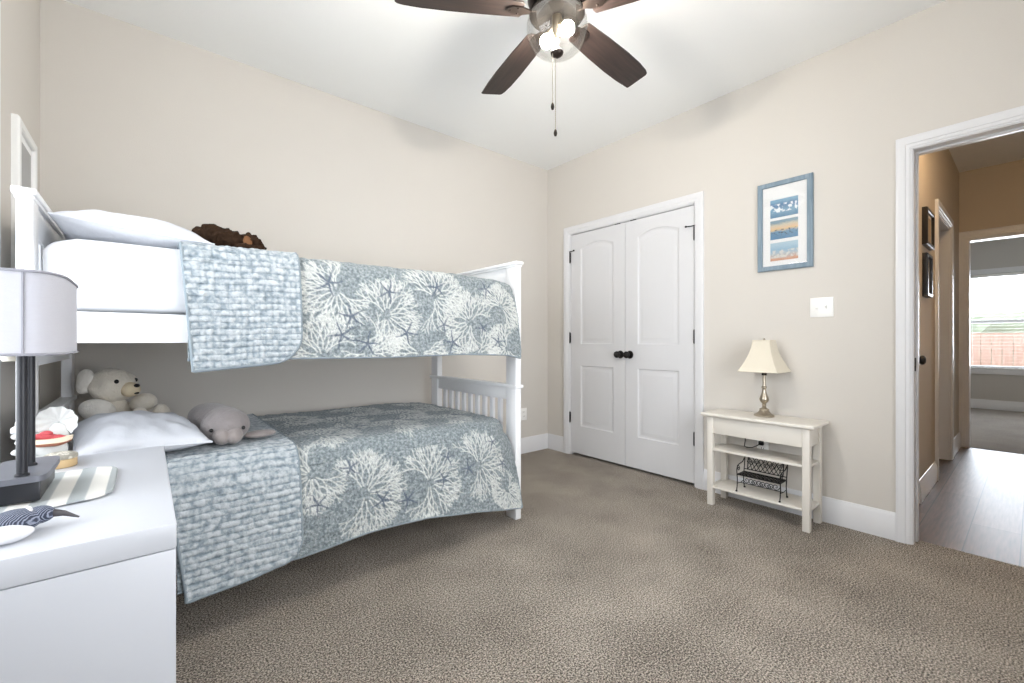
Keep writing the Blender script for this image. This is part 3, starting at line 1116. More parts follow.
# ------------------------------------------------------------------ pillows
def pillow_bm(lx, ly, h, M, seed, n=64, wr=.010):
    bm = bmesh.new()
    top, bot = {}, {}
    for i in range(n + 1):
        for j in range(n + 1):
            u, v = 2 * i / n - 1, 2 * j / n - 1
            # edges bow in a little between the corners
            px = u * (1 - .05 * (1 - u * u) - .055 * (1 - v * v) * u * u) * lx / 2
            py = v * (1 - .05 * (1 - v * v) - .055 * (1 - u * u) * v * v) * ly / 2
            e = max(0, (1 - abs(u) ** 2.6)) ** .55 * max(0, (1 - abs(v) ** 2.6)) ** .55
            w_ = noise.noise(Vector((px * 7, py * 7, seed))) * wr * (.4 + e) + noise.noise(Vector((px * 22, py * 14, seed + 4))) * wr * .4
            # gathers radiating from the corners
            cr = math.sin(14 * math.atan2(abs(v), abs(u)) + seed) * .006 * (abs(u * v)) ** 2
            zt = h * .62 * e + (w_ + cr) * min(1, e * 3)
            zb = -h * .38 * e
            top[i, j] = bm.verts.new(M @ Vector((px, py, zt)))
            if i in (0, n) or j in (0, n):
                bot[i, j] = top[i, j]
            else:
                bot[i, j] = bm.verts.new(M @ Vector((px, py, zb)))
    for i in range(n):
        for j in range(n):
            bm.faces.new((top[i, j], top[i + 1, j], top[i + 1, j + 1], top[i, j + 1]))
            bm.faces.new((bot[i, j], bot[i, j + 1], bot[i + 1, j + 1], bot[i + 1, j]))
    return bm


def pillow(label, c, lx, ly, h, rx, ry, rz, seed, m=PILLOW, wr=.010):
    root = thing('pillow', label, 'pillow', c, group='white bed pillows')
    M = Matrix.Translation(c) @ Matrix.Rotation(rz, 4, 'Z') @ Matrix.Rotation(ry, 4, 'Y') @ Matrix.Rotation(rx, 4, 'X')
    pc = obj('pillowcase', pillow_bm(lx, ly, h, M, seed, wr=wr), m, root, smooth=75)
    rim = []
    n = 64
    for i in range(n + 1):
        rim.append((2 * i / n - 1, -1))
    for j in range(1, n + 1):
        rim.append((1, 2 * j / n - 1))
    for i in range(1, n + 1):
        rim.append((1 - 2 * i / n, 1))
    for j in range(1, n):
        rim.append((-1, 1 - 2 * j / n))
    pts = []
    for u, v in rim:
        px = u * (1 - .05 * (1 - u * u) - .055 * (1 - v * v) * u * u) * lx / 2
        py = v * (1 - .05 * (1 - v * v) - .055 * (1 - u * u) * v * v) * ly / 2
        pts.append(M @ Vector((px, py, 0)))
    obj('seam', tube(pts, .0035, 6, closed=True), m, pc, smooth=60)
    return root


pillow('plump white pillow lying on the upper bunk against its headboard', (-3.072, -.72, 1.442), .44, .69, .145, 0, math.radians(4.5), math.radians(2), 3)
pillow('crumpled white pillow lying at the front of the lower bunk', (-3.066, -.83, .684), .372, .58, .136, math.radians(1), math.radians(2), math.radians(6), 8, wr=.020)


# ------------------------------------------------------------------ soft toys
def fur(name, col, amp=.004, sc=160, var=.08):
    return mat(name, col, .95, var, 30, amp, sc, sheen=.35)


CREAMFUR = fur('cream_plush', srgb(226, 218, 204), .005, 110)
PALEFUR = fur('pale_plush', srgb(238, 233, 224), .005, 110)
BROWNFUR = mat('brown_plush', srgb(50, 36, 26), .95, .6, 30, .012, 70, detail=6, spec=.1)
TANFUR = mat('tan_plush', srgb(118, 84, 58), .95, .2, 60, .004, 90, spec=.1)
GREYFUR = fur('grey_plush', srgb(146, 139, 138), .003, 120, .16)
GREYLT = fur('light_grey_plush', srgb(156, 147, 144), .003, 120, .14)
EYE = mat('black_button', srgb(18, 16, 16), .15, .05, 10)

# teddy: local +x is its front
ted = thing('teddy_bear', 'cream plush teddy bear sitting at the head of the lower bunk', 'teddy bear', (-3.172, -.350, .616), math.radians(-44))
T = wmat(ted)
tp = lambda nm, bm, m, par=None: obj(nm, (bm.transform(T), bm)[1], m, par or ted, smooth=80)
tp('body', blob((0, 0, .095), (.078, .085, .095), amp=.010, freq=16, sub=4), CREAMFUR)
hd = tp('head', blob((.018, 0, .232), (.086, .090, .078), amp=.009, freq=18, sub=4), CREAMFUR)
mz = tp('muzzle', blob((.102, 0, .214), (.038, .036, .034), amp=.004, freq=20), mat('muzzle_plush', srgb(226, 210, 180), .95, .05, 40, .002, 160), hd)
tp('nose', blob((.136, 0, .232), (.010, .013, .009), sub=2), EYE, hd)
tp('mouth', blob((.134, 0, .198), (.008, .013, .006), sub=2), EYE, hd)
for s in (-1, 1):
    tp('eye', blob((.084, s * .046, .254), (.009, .009, .010), sub=2), EYE, hd)
    tp('ear', blob((-.040, s * .070, .256), (.042, .026, .056), Matrix.Rotation(s * .2, 4, 'X'), amp=.008, freq=18), PALEFUR, hd)
tp('arm', blob((.040, -.094, .132), (.074, .046, .050), Matrix.Rotation(.15, 4, 'Y') @ Matrix.Rotation(.1, 4, 'Z'), amp=.008), PALEFUR)
tp('arm', blob((.118, .046, .146), (.062, .040, .044), Matrix.Rotation(-.35, 4, 'Y'), amp=.008), CREAMFUR)
for s in (-1, 1):
    bm = blob((.11, s * .050, .050), (.100, .045, .046), amp=.007)
    add_blob(bm, (.205, s * .055, .074), (.034, .044, .068), amp=.007, seed=2)
    tp('leg', bm, CREAMFUR)

# manatee: local +x is its face
man = thing('manatee_plush', 'grey plush manatee with black bead eyes lying beside the lower pillow', 'plush toy', (-2.781, -.945, .636), math.radians(-95))
T = wmat(man)
tp = lambda nm, bm, m, par=None: obj(nm, (bm.transform(T), bm)[1], m, par or man, smooth=80)
bm = bmesh.new()
add_blob(bm, (-.17, -.050, .072), (.19, .080, .070), Matrix.Rotation(.28, 4, 'Z'), sub=4, amp=.005)
add_blob(bm, (-.02, -.015, .070), (.082, .080, .074), sub=4, amp=.004)
add_blob(bm, (0, 0, .068), (.074, .078, .068), sub=4, amp=.004)
bd = tp('body', bm, GREYFUR)
bm = bmesh.new()
add_blob(bm, (.050, -.022, .034), (.046, .034, .034), sub=4, amp=.003)
add_blob(bm, (.050, .016, .034), (.046, .034, .034), sub=4, amp=.003)
tp('muzzle', bm, GREYLT, bd)
for s in (-1, 1):
    tp('eye', blob((.060, s * .054 - .004, .062), (.005, .007, .008), sub=2), EYE, bd)
    tp('nostril', blob((.093, s * .018 - .004, .040), (.003, .003, .004), sub=2), EYE, bd)
tp('flipper', blob((-.005, .115, .018), (.034, .062, .016), Matrix.Rotation(.15, 4, 'Z'), sub=3), GREYLT)
tp('flipper', blob((0, -.10, .018), (.034, .050, .016), Matrix.Rotation(.25, 4, 'Z'), sub=3), GREYLT)
tp('tail', blob((-.36, -.11, .03), (.06, .085, .018), Matrix.Rotation(.28, 4, 'Z'), sub=3), GREYFUR)

# brown dog lying on the upper bunk, head towards the foot end
dog = thing('dog_plush', 'dark brown plush dog lying on the upper bunk quilt', 'plush toy', (-2.768, -.95, 1.424), 0)
T = wmat(dog)
tp = lambda nm, bm, m, par=None: obj(nm, (bm.transform(T), bm)[1], m, par or dog, smooth=80)
bm = bmesh.new()
add_blob(bm, (-.052, 0, .050), (.085, .050, .042), Matrix.Rotation(.10, 4, 'Y'), sub=5, amp=.016, freq=60)
add_blob(bm, (-.010, 0, .044), (.075, .048, .038), sub=5, amp=.014, freq=60, seed=3)
bd = tp('body', bm, BROWNFUR)
bm = bmesh.new()
add_blob(bm, (.062, -.005, .044), (.044, .042, .036), sub=5, amp=.012, freq=60)
add_blob(bm, (.098, -.005, .028), (.026, .026, .021), sub=4, amp=.007, freq=60)
hd = tp('head', bm, BROWNFUR)
tp('ear', blob((.048, -.046, .040), (.016, .010, .022), sub=4, amp=.005, freq=60), TANFUR, hd)['label'] = 'tan ear'
tp('ear', blob((.048, .036, .040), (.015, .009, .021), sub=4, amp=.005, freq=60), TANFUR, hd)['label'] = 'tan ear'
tp('nose', blob((.122, -.006, .027), (.005, .008, .006), sub=2), EYE, hd)
for s in (-1, 1):
    tp('leg', blob((.05, s * .044 - .004, .016), (.050, .016, .015), sub=4, amp=.006, freq=60), BROWNFUR)


# ------------------------------------------------------------------ nightstand and what stands on it
NX0, NX1, NY0, NY1, NZ = -3.418, -2.996, -2.038, -1.235, .705
ns = thing('nightstand', 'white lacquered nightstand chest beside the lower bunk', 'nightstand', ((NX0 + NX1) / 2, (NY0 + NY1) / 2, 0))
obj('top', box((NX0, NY0, NZ - .048), (NX1, NY1, NZ), .003), FURNW, ns)
bm = bmesh.new()
add_box(bm, (NX0, NY0 + .001, 0), (NX1 - .001, NY0 + .022, NZ - .0495), .001)
add_box(bm, (NX0, NY1 - .022, 0), (NX1 - .001, NY1 - .001, NZ - .0495), .001)
add_box(bm, (NX0, NY0 + .022, .05), (NX0 + .015, NY1 - .022, NZ - .0495))
add_box(bm, (NX0 + .015, NY0 + .022, .05), (NX1 - .022, NY1 - .022, .07))
add_box(bm, (NX1 - .05, NY0 + .022, 0), (NX1 - .03, NY1 - .022, .05))
obj('body', bm, FURNW, ns)
for z0, z1 in ((.055, .240), (.244, .440), (.444, .650)):
    d = obj('drawer', box((NX1 - .0215, NY0 + .025, z0), (NX1 - .003, NY1 - .025, z1), .002), FURNW, ns)

# striped runner: thin cloth with a rounded end
bm = bmesh.new()
rx0, rx1, ry0, ry1 = -3.405, -3.098, -1.785, -1.470
nx, ny = 60, 60
vs = {}
for i in range(nx + 1):
    for j in range(ny + 1):
        s, t = i / nx, 2 * j / ny - 1
        rc = .06
        hy = (ry1 - ry0) / 2
        dxr = max(0, abs(t) * hy - (hy - rc))
        xr = rx1 - (rc - math.sqrt(max(0, rc * rc - dxr * dxr)))
        x = rx0 + (xr - rx0) * s
        y = (ry0 + ry1) / 2 + t * hy + .006 * math.sin(s * 7)
        z = NZ + .0030 + .0022 * (1 + noise.noise(Vector((x * 16, y * 16, 0))))
        vs[i, j] = bm.verts.new((x, y, z))
for i in range(nx):
    for j in range(ny):
        bm.faces.new((vs[i, j], vs[i + 1, j], vs[i + 1, j + 1], vs[i, j + 1]))
m, nt, b = new_mat('runner_striped_cotton')
N, L = nt.nodes, nt.links
tc = N.new('ShaderNodeTexCoord'); sp = N.new('ShaderNodeSeparateXYZ')
L.new(tc.outputs['Object'], sp.inputs[0])
a = N.new('ShaderNodeMath'); a.operation = 'MULTIPLY'; a.inputs[1].default_value = 1 / .058
L.new(sp.outputs['X'], a.inputs[0])
fr = N.new('ShaderNodeMath'); fr.operation = 'FRACT'
L.new(a.outputs[0], fr.inputs[0])
c = ramp(nt, fr.outputs[0], [(.0, srgb(222, 222, 218)), (.40, srgb(226, 224, 218)), (.44, srgb(160, 166, 168)), (.86, srgb(172, 178, 180)), (.92, srgb(222, 222, 218))])
L.new(c, b.inputs['Base Color']); b.inputs['Roughness'].default_value = .95
o = obj('runner', bm, m, smooth=60)
rebase(o, ((rx0 + rx1) / 2, (ry0 + ry1) / 2, NZ))
sm = o.modifiers.new('thickness', 'SOLIDIFY'); sm.thickness = .004; sm.offset = 0
tag(o, 'grey and white striped runner cloth with a rounded end on the nightstand', 'runner')

# grey table lamp with two posts
LX, LY = -3.240, -1.642
lz = NZ + .010
lamp = thing('table_lamp', 'charcoal two-post lamp with a grey oblong shade on the nightstand', 'lamp', (LX, LY, lz), group=None)


def superrect(hx, hy, p, n=64):
    out = []
    for k in range(n):
        a = 2 * PI * k / n
        c, s = math.cos(a), math.sin(a)
        out.append((math.copysign(abs(c) ** (2 / p), c) * hx, math.copysign(abs(s) ** (2 / p), s) * hy))
    return out


bs = obj('base', box((LX - .050, LY - .096, lz), (LX + .028, LY + .096, lz + .042), .003), CHARCOAL, lamp)
bm = bmesh.new()
pts = [(a - .011, b) for a, b in superrect(.050, .108, 7)]
add_prism(bm, pts, lambda a, b: Vector((LX + a, LY + b, lz + .042)), lambda a, b: Vector((LX + a, LY + b, lz + .054)))
o = obj('base_plate', bm, mat('grey_metal_plate', srgb(112, 114, 122), .45, .04, 30, metal=.3), bs)
for y, dx in ((LY - .084, 0), (LY + .020, -.003)):
    bm = lathe([(.0085, lz + .054), (.0085, 1.035)], Matrix.Translation((LX + dx, y, 0)), 20)
    add_lathe(bm, [(.0115, lz + .054), (.0115, lz + .058), (.0088, lz + .060)], Matrix.Translation((LX + dx, y, 0)), 20)
    obj('post', bm, CHARCOAL, lamp)
bm = box((LX - .012, LY - .105, 1.030), (LX + .012, LY + .045, 1.040), .002)
obj('cross_bar', bm, CHARCOAL, lamp)
bm = lathe([(.016, 1.008), (.018, 1.012), (.018, 1.075), (.012, 1.080)], Matrix.Translation((LX - .02, LY - .035, 0)), 20)
obj('socket', bm, mat('ivory_plastic', srgb(226, 220, 206), .4, .02, 10), lamp)
obj('bulb', blob((LX - .02, LY - .035, 1.115), (.028, .028, .034), sub=3), mat('frosted_glass', srgb(240, 240, 236), .3, .01, 10), lamp)
bm = bmesh.new()
SY = -1.672
out = superrect(.070, .178, 4.2, 96)
zb_, zt_ = 1.022, 1.188
rows = []
for (k, z) in ((1.0, zb_), (.995, zt_), (.975, zt_), (.98, zb_)):
    rows.append([bm.verts.new((LX + a * k, SY + b * k, z)) for a, b in out])
n = len(out)
for i in range(4):
    A, B = rows[i], rows[(i + 1) % 4]
    for k in range(n):
        bm.faces.new((A[k], A[(k + 1) % n], B[(k + 1) % n], B[k]))
sh = obj('lamp_shade', bm, GREYSHADE, lamp)
bm = bmesh.new()
for z in (zb_ + .003, zt_ - .003):
    add_tube(bm, [(LX + a * 1.004, SY + b * 1.004, z) for a, b in out], .0028, 6, closed=True)
k0 = min(range(n), key=lambda k: (out[k][1] > 0, abs(out[k][0] - .012)))
a, b_ = out[k0]
add_tube(bm, [(LX + a * 1.003, SY + b_ * 1.003, zb_), (LX + a * .999, SY + b_ * .999, zt_)], .0022, 6)
obj('shade_trim', bm, mat('grey_shade_seam', srgb(150, 150, 158), .9, .03, 60), sh)
bm = bmesh.new()
for a in range(3):
    an = a * 2 * PI / 3
    add_tube(bm, [(LX - .02, LY - .035, 1.076), (LX + math.cos(an) * .060, LY + math.sin(an) * .11, 1.078)], .002, 6)
obj('shade_ring', bm, NICKEL, lamp)

# shore bird figure
bird = thing('bird_figure', 'grey and white woven bird figure with a dark pointed beak on the nightstand', 'figurine', (-3.238, -1.935, NZ + .0005))
BIRDW = mat('bird_white_cloth', srgb(224, 224, 228), .9, .06, 60, .002, 90)
m, nt, b = new_mat('bird_woven_cloth')
N, L = nt.nodes, nt.links
tc = N.new('ShaderNodeTexCoord')
wv = N.new('ShaderNodeTexWave'); wv.inputs['Scale'].default_value = 120; wv.inputs['Distortion'].default_value = 4.0; wv.inputs['Detail'].default_value = 2
mp = N.new('ShaderNodeMapping'); mp.inputs['Rotation'].default_value = (0, 0, .8)
L.new(tc.outputs['Object'], mp.inputs[0]); L.new(mp.outputs[0], wv.inputs['Vector'])
L.new(ramp(nt, wv.outputs['Fac'], [(.25, srgb(54, 60, 76)), (.7, srgb(92, 100, 120)), (.95, srgb(150, 156, 172))]), b.inputs['Base Color'])
b.inputs['Roughness'].default_value = .9
BIRDM = m
rz = math.radians(-10)
M0 = Matrix.Translation((-3.238, -1.935, NZ)) @ Matrix.Rotation(rz, 4, 'Z')
bp_ = lambda nm, bm, m_, par=None: obj(nm, (bm.transform(M0), bm)[1], m_, par or bird, smooth=80)
bm = bmesh.new()
add_blob(bm, (-.075, -.005, .022), (.075, .046, .021), sub=4, amp=.006, freq=22)
add_blob(bm, (.012, .018, .024), (.038, .026, .021), Matrix.Rotation(.5, 4, 'Z'), sub=4, amp=.004, freq=22)
bd = bp_('body', bm, BIRDM)
bp_('belly', blob((.004, -.026, .015), (.050, .024, .014), Matrix.Rotation(.35, 4, 'Z'), sub=3, amp=.005, freq=25), BIRDW)
hd = bp_('head', blob((.042, .034, .026), (.021, .017, .016), sub=3), BIRDM)
bm = bmesh.new(); add_tube(bm, [(.058, .034, .026), (.075, .032, .023), (.098, .022, .015)], [.0075, .005, .0015], 10)
bp_('beak', bm, mat('bird_beak', srgb(70, 68, 70), .6, .1, 30), hd)
bp_('collar', blob((.028, .030, .028), (.008, .019, .017), Matrix.Rotation(.5, 4, 'Z'), sub=3), BIRDW, hd)
bm = bmesh.new(); add_blob(bm, (-.105, .028, .045), (.022, .014, .010), sub=3, amp=.006, freq=40); add_blob(bm, (-.088, .030, .050), (.012, .012, .009), sub=2)
bp_('tail_tuft', bm, BIRDW)

# shell and boat ornament
orn = thing('shell_ornament', 'white scallop shell ornament holding a small red boat, behind the nightstand lamp', 'ornament', (-3.243, -1.285, NZ + .0005), math.radians(-6))
T = wmat(orn)
tp = lambda nm, bm, m, par=None: obj(nm, (bm.transform(T), bm)[1], m, par or orn, smooth=60)
SHELL = mat('shell_white', srgb(206, 208, 206), .45, .05, 60, .001, 80)
bm = bmesh.new()
nr, na = 12, 88
vf, vb = {}, {}
for i in range(nr + 1):
    for j in range(na + 1):
        t = i / nr
        a = -.85 + (PI + 1.70) * j / na
        rib = .5 + .5 * math.cos(9 * 2 * PI * j / na)
        R = (.044 + .0025 * rib * t) * t
        x = .004 + math.cos(a) * R
        z = .112 + math.sin(a) * R
        y = .010 - .012 * t * t + .0022 * rib * t + .012 * (1 - t)
        vf[i, j] = bm.verts.new((x, y, z))
        vb[i, j] = bm.verts.new((x, y + .004, z))
for i in range(nr):
    for j in range(na):
        bm.faces.new((vf[i, j], vf[i + 1, j], vf[i + 1, j + 1], vf[i, j + 1]))
        bm.faces.new((vb[i, j], vb[i, j + 1], vb[i + 1, j + 1], vb[i + 1, j]))
for j in range(na):
    bm.faces.new((vf[nr, j], vb[nr, j], vb[nr, j + 1], vf[nr, j + 1]))
for j in (0, na):
    for i in range(nr):
        bm.faces.new((vf[i, j], vb[i, j], vb[i + 1, j], vf[i + 1, j]))
bmesh.ops.remove_doubles(bm, verts=bm.verts, dist=1e-6)
tp('shell', bm, SHELL)
bm = bmesh.new()
add_blob(bm, (-.015, 0, .012), (.060, .030, .012), sub=4, amp=.004, freq=40)
add_blob(bm, (-.005, .004, .040), (.036, .018, .032), sub=3, amp=.005, freq=40)
add_blob(bm, (.006, .014, .080), (.022, .008, .030), sub=3, amp=.003, freq=40)
rr_ = random.Random(5)
for k in range(13):
    add_blob(bm, (-.066 + rr_.uniform(-.008, .008), rr_.uniform(-.010, .010), .010 + k * .009), (.010, .010, .008), sub=2, amp=.004, freq=60, seed=k)
tp('base', bm, SHELL)


def hull_bm(levels, L=.044, B=.018, yc=-.020):
    bm = bmesh.new()
    rows = []
    for z, k in levels:
        ring = []
        for j in range(40):
            a = 2 * PI * j / 40
            c, s = math.cos(a), math.sin(a)
            ring.append(bm.verts.new((math.copysign(abs(c) ** .8, c) * L * k, yc + math.copysign(abs(s) ** 1.25, s) * B * k, z + .006 * max(0, c) ** 3)))
        rows.append(ring)
    for A, B_ in zip(rows, rows[1:]):
        for k in range(40):
            bm.faces.new((A[k], A[(k + 1) % 40], B_[(k + 1) % 40], B_[k]))
    bm.faces.new(rows[0][::-1]); bm.faces.new(rows[-1])
    return bm


bt = tp('boat_hull', hull_bm([(.050, .70), (.054, .90), (.059, .95)]), mat('boat_brown', srgb(150, 96, 74), .5, .06, 40))
tp('hull_stripe', hull_bm([(.059, .955), (.065, .98), (.071, 1.0)]), mat('boat_cream', srgb(232, 216, 192), .5, .03, 40), bt)
bm = blob((-.014, -.020, .078), (.028, .012, .010), sub=4, amp=.005, freq=60)
add_blob(bm, (.008, -.021, .074), (.026, .011, .006), sub=4, amp=.004, freq=60)
add_blob(bm, (-.012, -.021, .086), (.014, .008, .008), sub=3, amp=.004, freq=60)
tp('red_cargo', bm, mat('boat_red', srgb(176, 66, 72), .6, .15, 60), bt)

trk = thing('trinket_box', 'round tan trinket box with a patterned pale lid on the nightstand', 'box', (-3.222, -1.362, NZ + .0005))
Mx = Matrix.Translation((-3.222, -1.362, NZ + .0005)) @ Matrix.Diagonal((.88, .88, .95, 1))
obj('box_body', lathe([(0, 0), (.036, 0), (.038, .003), (.038, .022), (.036, .024), (0, .024)], Mx, 36), mat('trinket_tan', srgb(200, 172, 128), .5, .08, 40), trk)
m, nt, b = new_mat('trinket_lid_pattern')
N, L = nt.nodes, nt.links
tc = N.new('ShaderNodeTexCoord'); vo = N.new('ShaderNodeTexVoronoi'); vo.inputs['Scale'].default_value = 90
L.new(tc.outputs['Object'], vo.inputs['Vector'])
L.new(ramp(nt, vo.outputs['Distance'], [(.1, srgb(140, 138, 128)), (.35, srgb(222, 218, 206)), (.6, srgb(150, 146, 134))]), b.inputs['Base Color'])
b.inputs['Roughness'].default_value = .5
obj('lid', lathe([(0, .0245), (.039, .0245), (.0405, .028), (.039, .034), (.030, .039), (0, .041)], Mx, 36), m, trk)


# ------------------------------------------------------------------ console table, lamp and bench
TX0, TX1, TY0, TY1, TZ = -.288, -.020, -2.325, -1.695, .592
tb = thing('console_table', 'narrow white console table with two open shelves under the picture', 'table', ((TX0 + TX1) / 2, (TY0 + TY1) / 2, 0))
bm = bmesh.new()
add_box(bm, (TX0, TY0, TZ - .020), (TX1, TY1, TZ), .007, 4)
obj('tabletop', bm, TABLEW, tb)
lx = (TX0 + .030, TX1 - .012 - .036)
ly = (TY0 + .030, TY1 - .030 - .036)
for x in lx:
    for y in ly:
        obj('leg', box((x, y, 0), (x + .036, y + .036, TZ - .0205), .002), TABLEW, tb)
bm = bmesh.new()
add_box(bm, (lx[0] + .004, ly[0] + .036, .462), (lx[0] + .020, ly[1], TZ - .0205), .001)
add_box(bm, (lx[1] + .016, ly[0] + .036, .462), (lx[1] + .032, ly[1], TZ - .0205), .001)
for y in ly:
    add_box(bm, (lx[0] + .036, y + .010, .462), (lx[1], y + .026, TZ - .0205), .001)
obj('apron', bm, TABLEW, tb)
for z in (.366, .124):
    bm = bmesh.new()
    add_box(bm, (lx[0] + .002, ly[0] + .0365, z - .014), (lx[1] + .034, ly[1] - .0005, z), .001)
    add_box(bm, (lx[0] + .0365, ly[0] + .004, z - .014), (lx[1] - .0005, ly[0] + .0365, z), .001)
    add_box(bm, (lx[0] + .0365, ly[1] - .0005, z - .014), (lx[1] - .0005, ly[1] + .032, z), .001)
    obj('shelf', bm, TABLEW, tb)

cx, cy = -.132, -2.020
tl = thing('table_lamp', 'small brass-grey turned lamp with a cream bell shade on the console table', 'lamp', (cx, cy, TZ + .0005))
Mx = Matrix.Translation((cx, cy, TZ + .0005))
obj('base', lathe([(0, 0), (.054, 0), (.056, .004), (.054, .009), (.046, .014), (.039, .018), (.031, .028), (.026, .036), (.028, .040),
                   (.026, .045), (.016, .049), (.011, .056), (.012, .066), (.013, .070), (.010, .074), (.014, .080), (.024, .092), (.027, .104), (.023, .118),
                   (.014, .140), (.010, .165), (.011, .170), (.015, .174), (.015, .180), (.010, .184), (.008, .200), (.008, .250), (0, .250)], Mx, 40), ANTNICKEL, tl)
obj('socket', lathe([(0, .2505), (.014, .2505), (.014, .300), (.010, .305), (0, .305)], Mx, 20), BRONZE, tl)
obj('bulb', blob((cx, cy, TZ + .345), (.027, .027, .038), sub=3), mat('white_bulb', srgb(240, 240, 236), .3, .01, 10), tl)
bm = bmesh.new()
rows = []
zs0, zs1 = TZ + .275, TZ + .464
prof = []
for k in range(13):
    t = k / 12
    hw = .048 + (.106 - .048) * (1 - t) ** 1.75 + .004 * (1 - t)
    prof.append((hw, zs0 + (zs1 - zs0) * t))
inner = [(h - .0025, z) for h, z in prof[::-1]]
for (hw, z) in prof + inner:
    ring = []
    for (sx, sy) in ((1, 1), (-1, 1), (-1, -1), (1, -1)):
        nxt = {(1, 1): (-1, 1), (-1, 1): (-1, -1), (-1, -1): (1, -1), (1, -1): (1, 1)}[(sx, sy)]
        for q in range(6):
            f = q / 6
            ring.append(bm.verts.new((cx + hw * (sx + (nxt[0] - sx) * f), cy + hw * (sy + (nxt[1] - sy) * f), z)))
    rows.append(ring)
for i in range(len(rows)):
    A, B = rows[i], rows[(i + 1) % len(rows)]
    for k in range(24):
        bm.faces.new((A[k], A[(k + 1) % 24], B[(k + 1) % 24], B[k]))
sh = obj('lamp_shade', bm, CREAMSHADE, tl, smooth=50)
bm = bmesh.new()
for (hw, z) in (prof[0], prof[-1]):
    add_tube(bm, [(cx + sx * hw, cy + sy * hw, z) for sx, sy in ((1, 1), (-1, 1), (-1, -1), (1, -1))], .0028, 6, closed=True)
for sx, sy in ((1, 1), (-1, 1), (-1, -1), (1, -1)):
    add_tube(bm, [(cx + sx * hw, cy + sy * hw, z) for hw, z in prof], .0022, 6)
obj('shade_trim', bm, CREAMSHADE, sh)
bm = bmesh.new()
for sx, sy in ((1, 1), (-1, 1), (-1, -1), (1, -1)):
    add_tube(bm, [(cx, cy, TZ + .460), (cx + sx * .049, cy + sy * .049, TZ + .460)], .0015, 6)
add_lathe(bm, [(0, .455), (.006, .455), (.006, .470), (.003, .478), (0, .480)], Mx, 14)
obj('shade_spider', bm, ANTNICKEL, tl)

# miniature wrought iron bench on the lower shelf
bz = .1245
bn = thing('miniature_bench', 'miniature black wrought iron bench on the lower shelf of the console table', 'ornament', (-.195, -2.025, bz))
bx0, bx1, by0, by1 = -.240, -.140, -2.145, -1.905        # front / back x, right / left y
hb = .105


def scroll(c, r, turns, a0, axis, sgn=1, n=40):
    pts = []
    for k in range(n + 1):
        t = k / n
        a = a0 + sgn * turns * 2 * PI * t
        rad = r * (1 - .8 * t)
        pts.append((c[0], c[1] + rad * math.cos(a), c[2] + rad * math.sin(a)) if axis == 'x' else (c[0] + rad * math.cos(a), c[1], c[2] + rad * math.sin(a)))
    return pts


for y in (by0, by1):
    for x, top in ((bx0, hb), (bx1, .20)):
        bow = -.010 if x == bx0 else .012
        bm = bmesh.new()
        add_tube(bm, [(x + bow * .6, y, bz + .004), (x, y, bz + .03), (x - bow * .5, y, bz + .07), (x, y, bz + hb)], [.0035, .003, .003, .0035], 8)
        add_blob(bm, (x + bow * .8, y, bz + .005), (.008, .0065, .005), sub=2)
        obj('leg', bm, BLACK, bn)
    bm = bmesh.new()
    add_tube(bm, [(bx0, y, bz + hb), (bx0 - .004, y, bz + .135), (bx0 + .008, y, bz + .158), (bx0 + .03, y, bz + .164), (bx1 - .02, y, bz + .170), (bx1 + .004, y, bz + .188)], .003, 8)
    add_tube(bm, scroll((bx0 + .022, y, bz + .138), .018, 1.4, 2.4, 'y', -1), .0022, 6)
    add_tube(bm, [(bx1, y, bz + hb), (bx1 + .010, y, bz + .16), (bx1 + .016, y, bz + .205)], .003, 8)
    obj('arm', bm, BLACK, bn)
# lattice seat
bm = bmesh.new()
add_tube(bm, [(bx0, by0, bz + hb), (bx0, by1, bz + hb), (bx1, by1, bz + hb), (bx1, by0, bz + hb)], .0035, 8, closed=True)
for k in range(11):
    y = by0 + (by1 - by0) * k / 10
    for s in (-1, 1):
        y2 = y + s * .05
        y2 = max(by0, min(by1, y2))
        add_tube(bm, [(bx0, y, bz + hb), (bx1, y2, bz + hb)], .0026, 6)
for k in range(1, 5):
    x = bx0 + (bx1 - bx0) * k / 5
    add_tube(bm, [(x, by0, bz + hb), (x, by1, bz + hb)], .0026, 6)
obj('seat', bm, BLACK, bn)
bm = bmesh.new()
bk = lambda y, z: (bx1 + .004 + (z - bz - .12) * .14, y, z)
add_tube(bm, [bk(by0 + .004, bz + .122), bk(by1 - .004, bz + .122)], .003, 8)
top = [bk(by0 + (by1 - by0) * k / 20, bz + .205 + .010 * math.sin(PI * k / 20)) for k in range(21)]
add_tube(bm, top, .0034, 8)
for k in range(9):
    y = by0 + .02 + (by1 - by0 - .04) * k / 8
    for s in (-1, 1):
        y2 = max(by0 + .02, min(by1 - .02, y + s * .055))
        add_tube(bm, [bk(y, bz + .122), bk(y2, bz + .207)], .0020, 6)
for y in (by0 + .02, by1 - .02):
    add_tube(bm, [bk(y, bz + .122), bk(y, bz + .207)], .003, 6)
for k in range(5):
    y = by0 + .035 + (by1 - by0 - .07) * k / 4
    add_tube(bm, [(p[0] + bk(y, bz + .165)[0], p[1], p[2]) for p in scroll((0, y, bz + .165), .020, 1.5, 0, 'x')], .0018, 6)
obj('backrest', bm, BLACK, bn)
bm = bmesh.new()
add_tube(bm, [(bx0 + .05, by0, bz + .045), (bx0 + .05, by1, bz + .045)], .0022, 6)
for k in range(4):
    y = by0 + .03 + (by1 - by0 - .06) * (k + .5) / 4
    add_tube(bm, scroll((bx0 + .05, y - .012, bz + .066), .020, 1.3, PI, 'x'), .0020, 6)
    add_tube(bm, scroll((bx0 + .05, y + .016, bz + .066), .018, 1.3, 0, 'x', -1), .0020, 6)
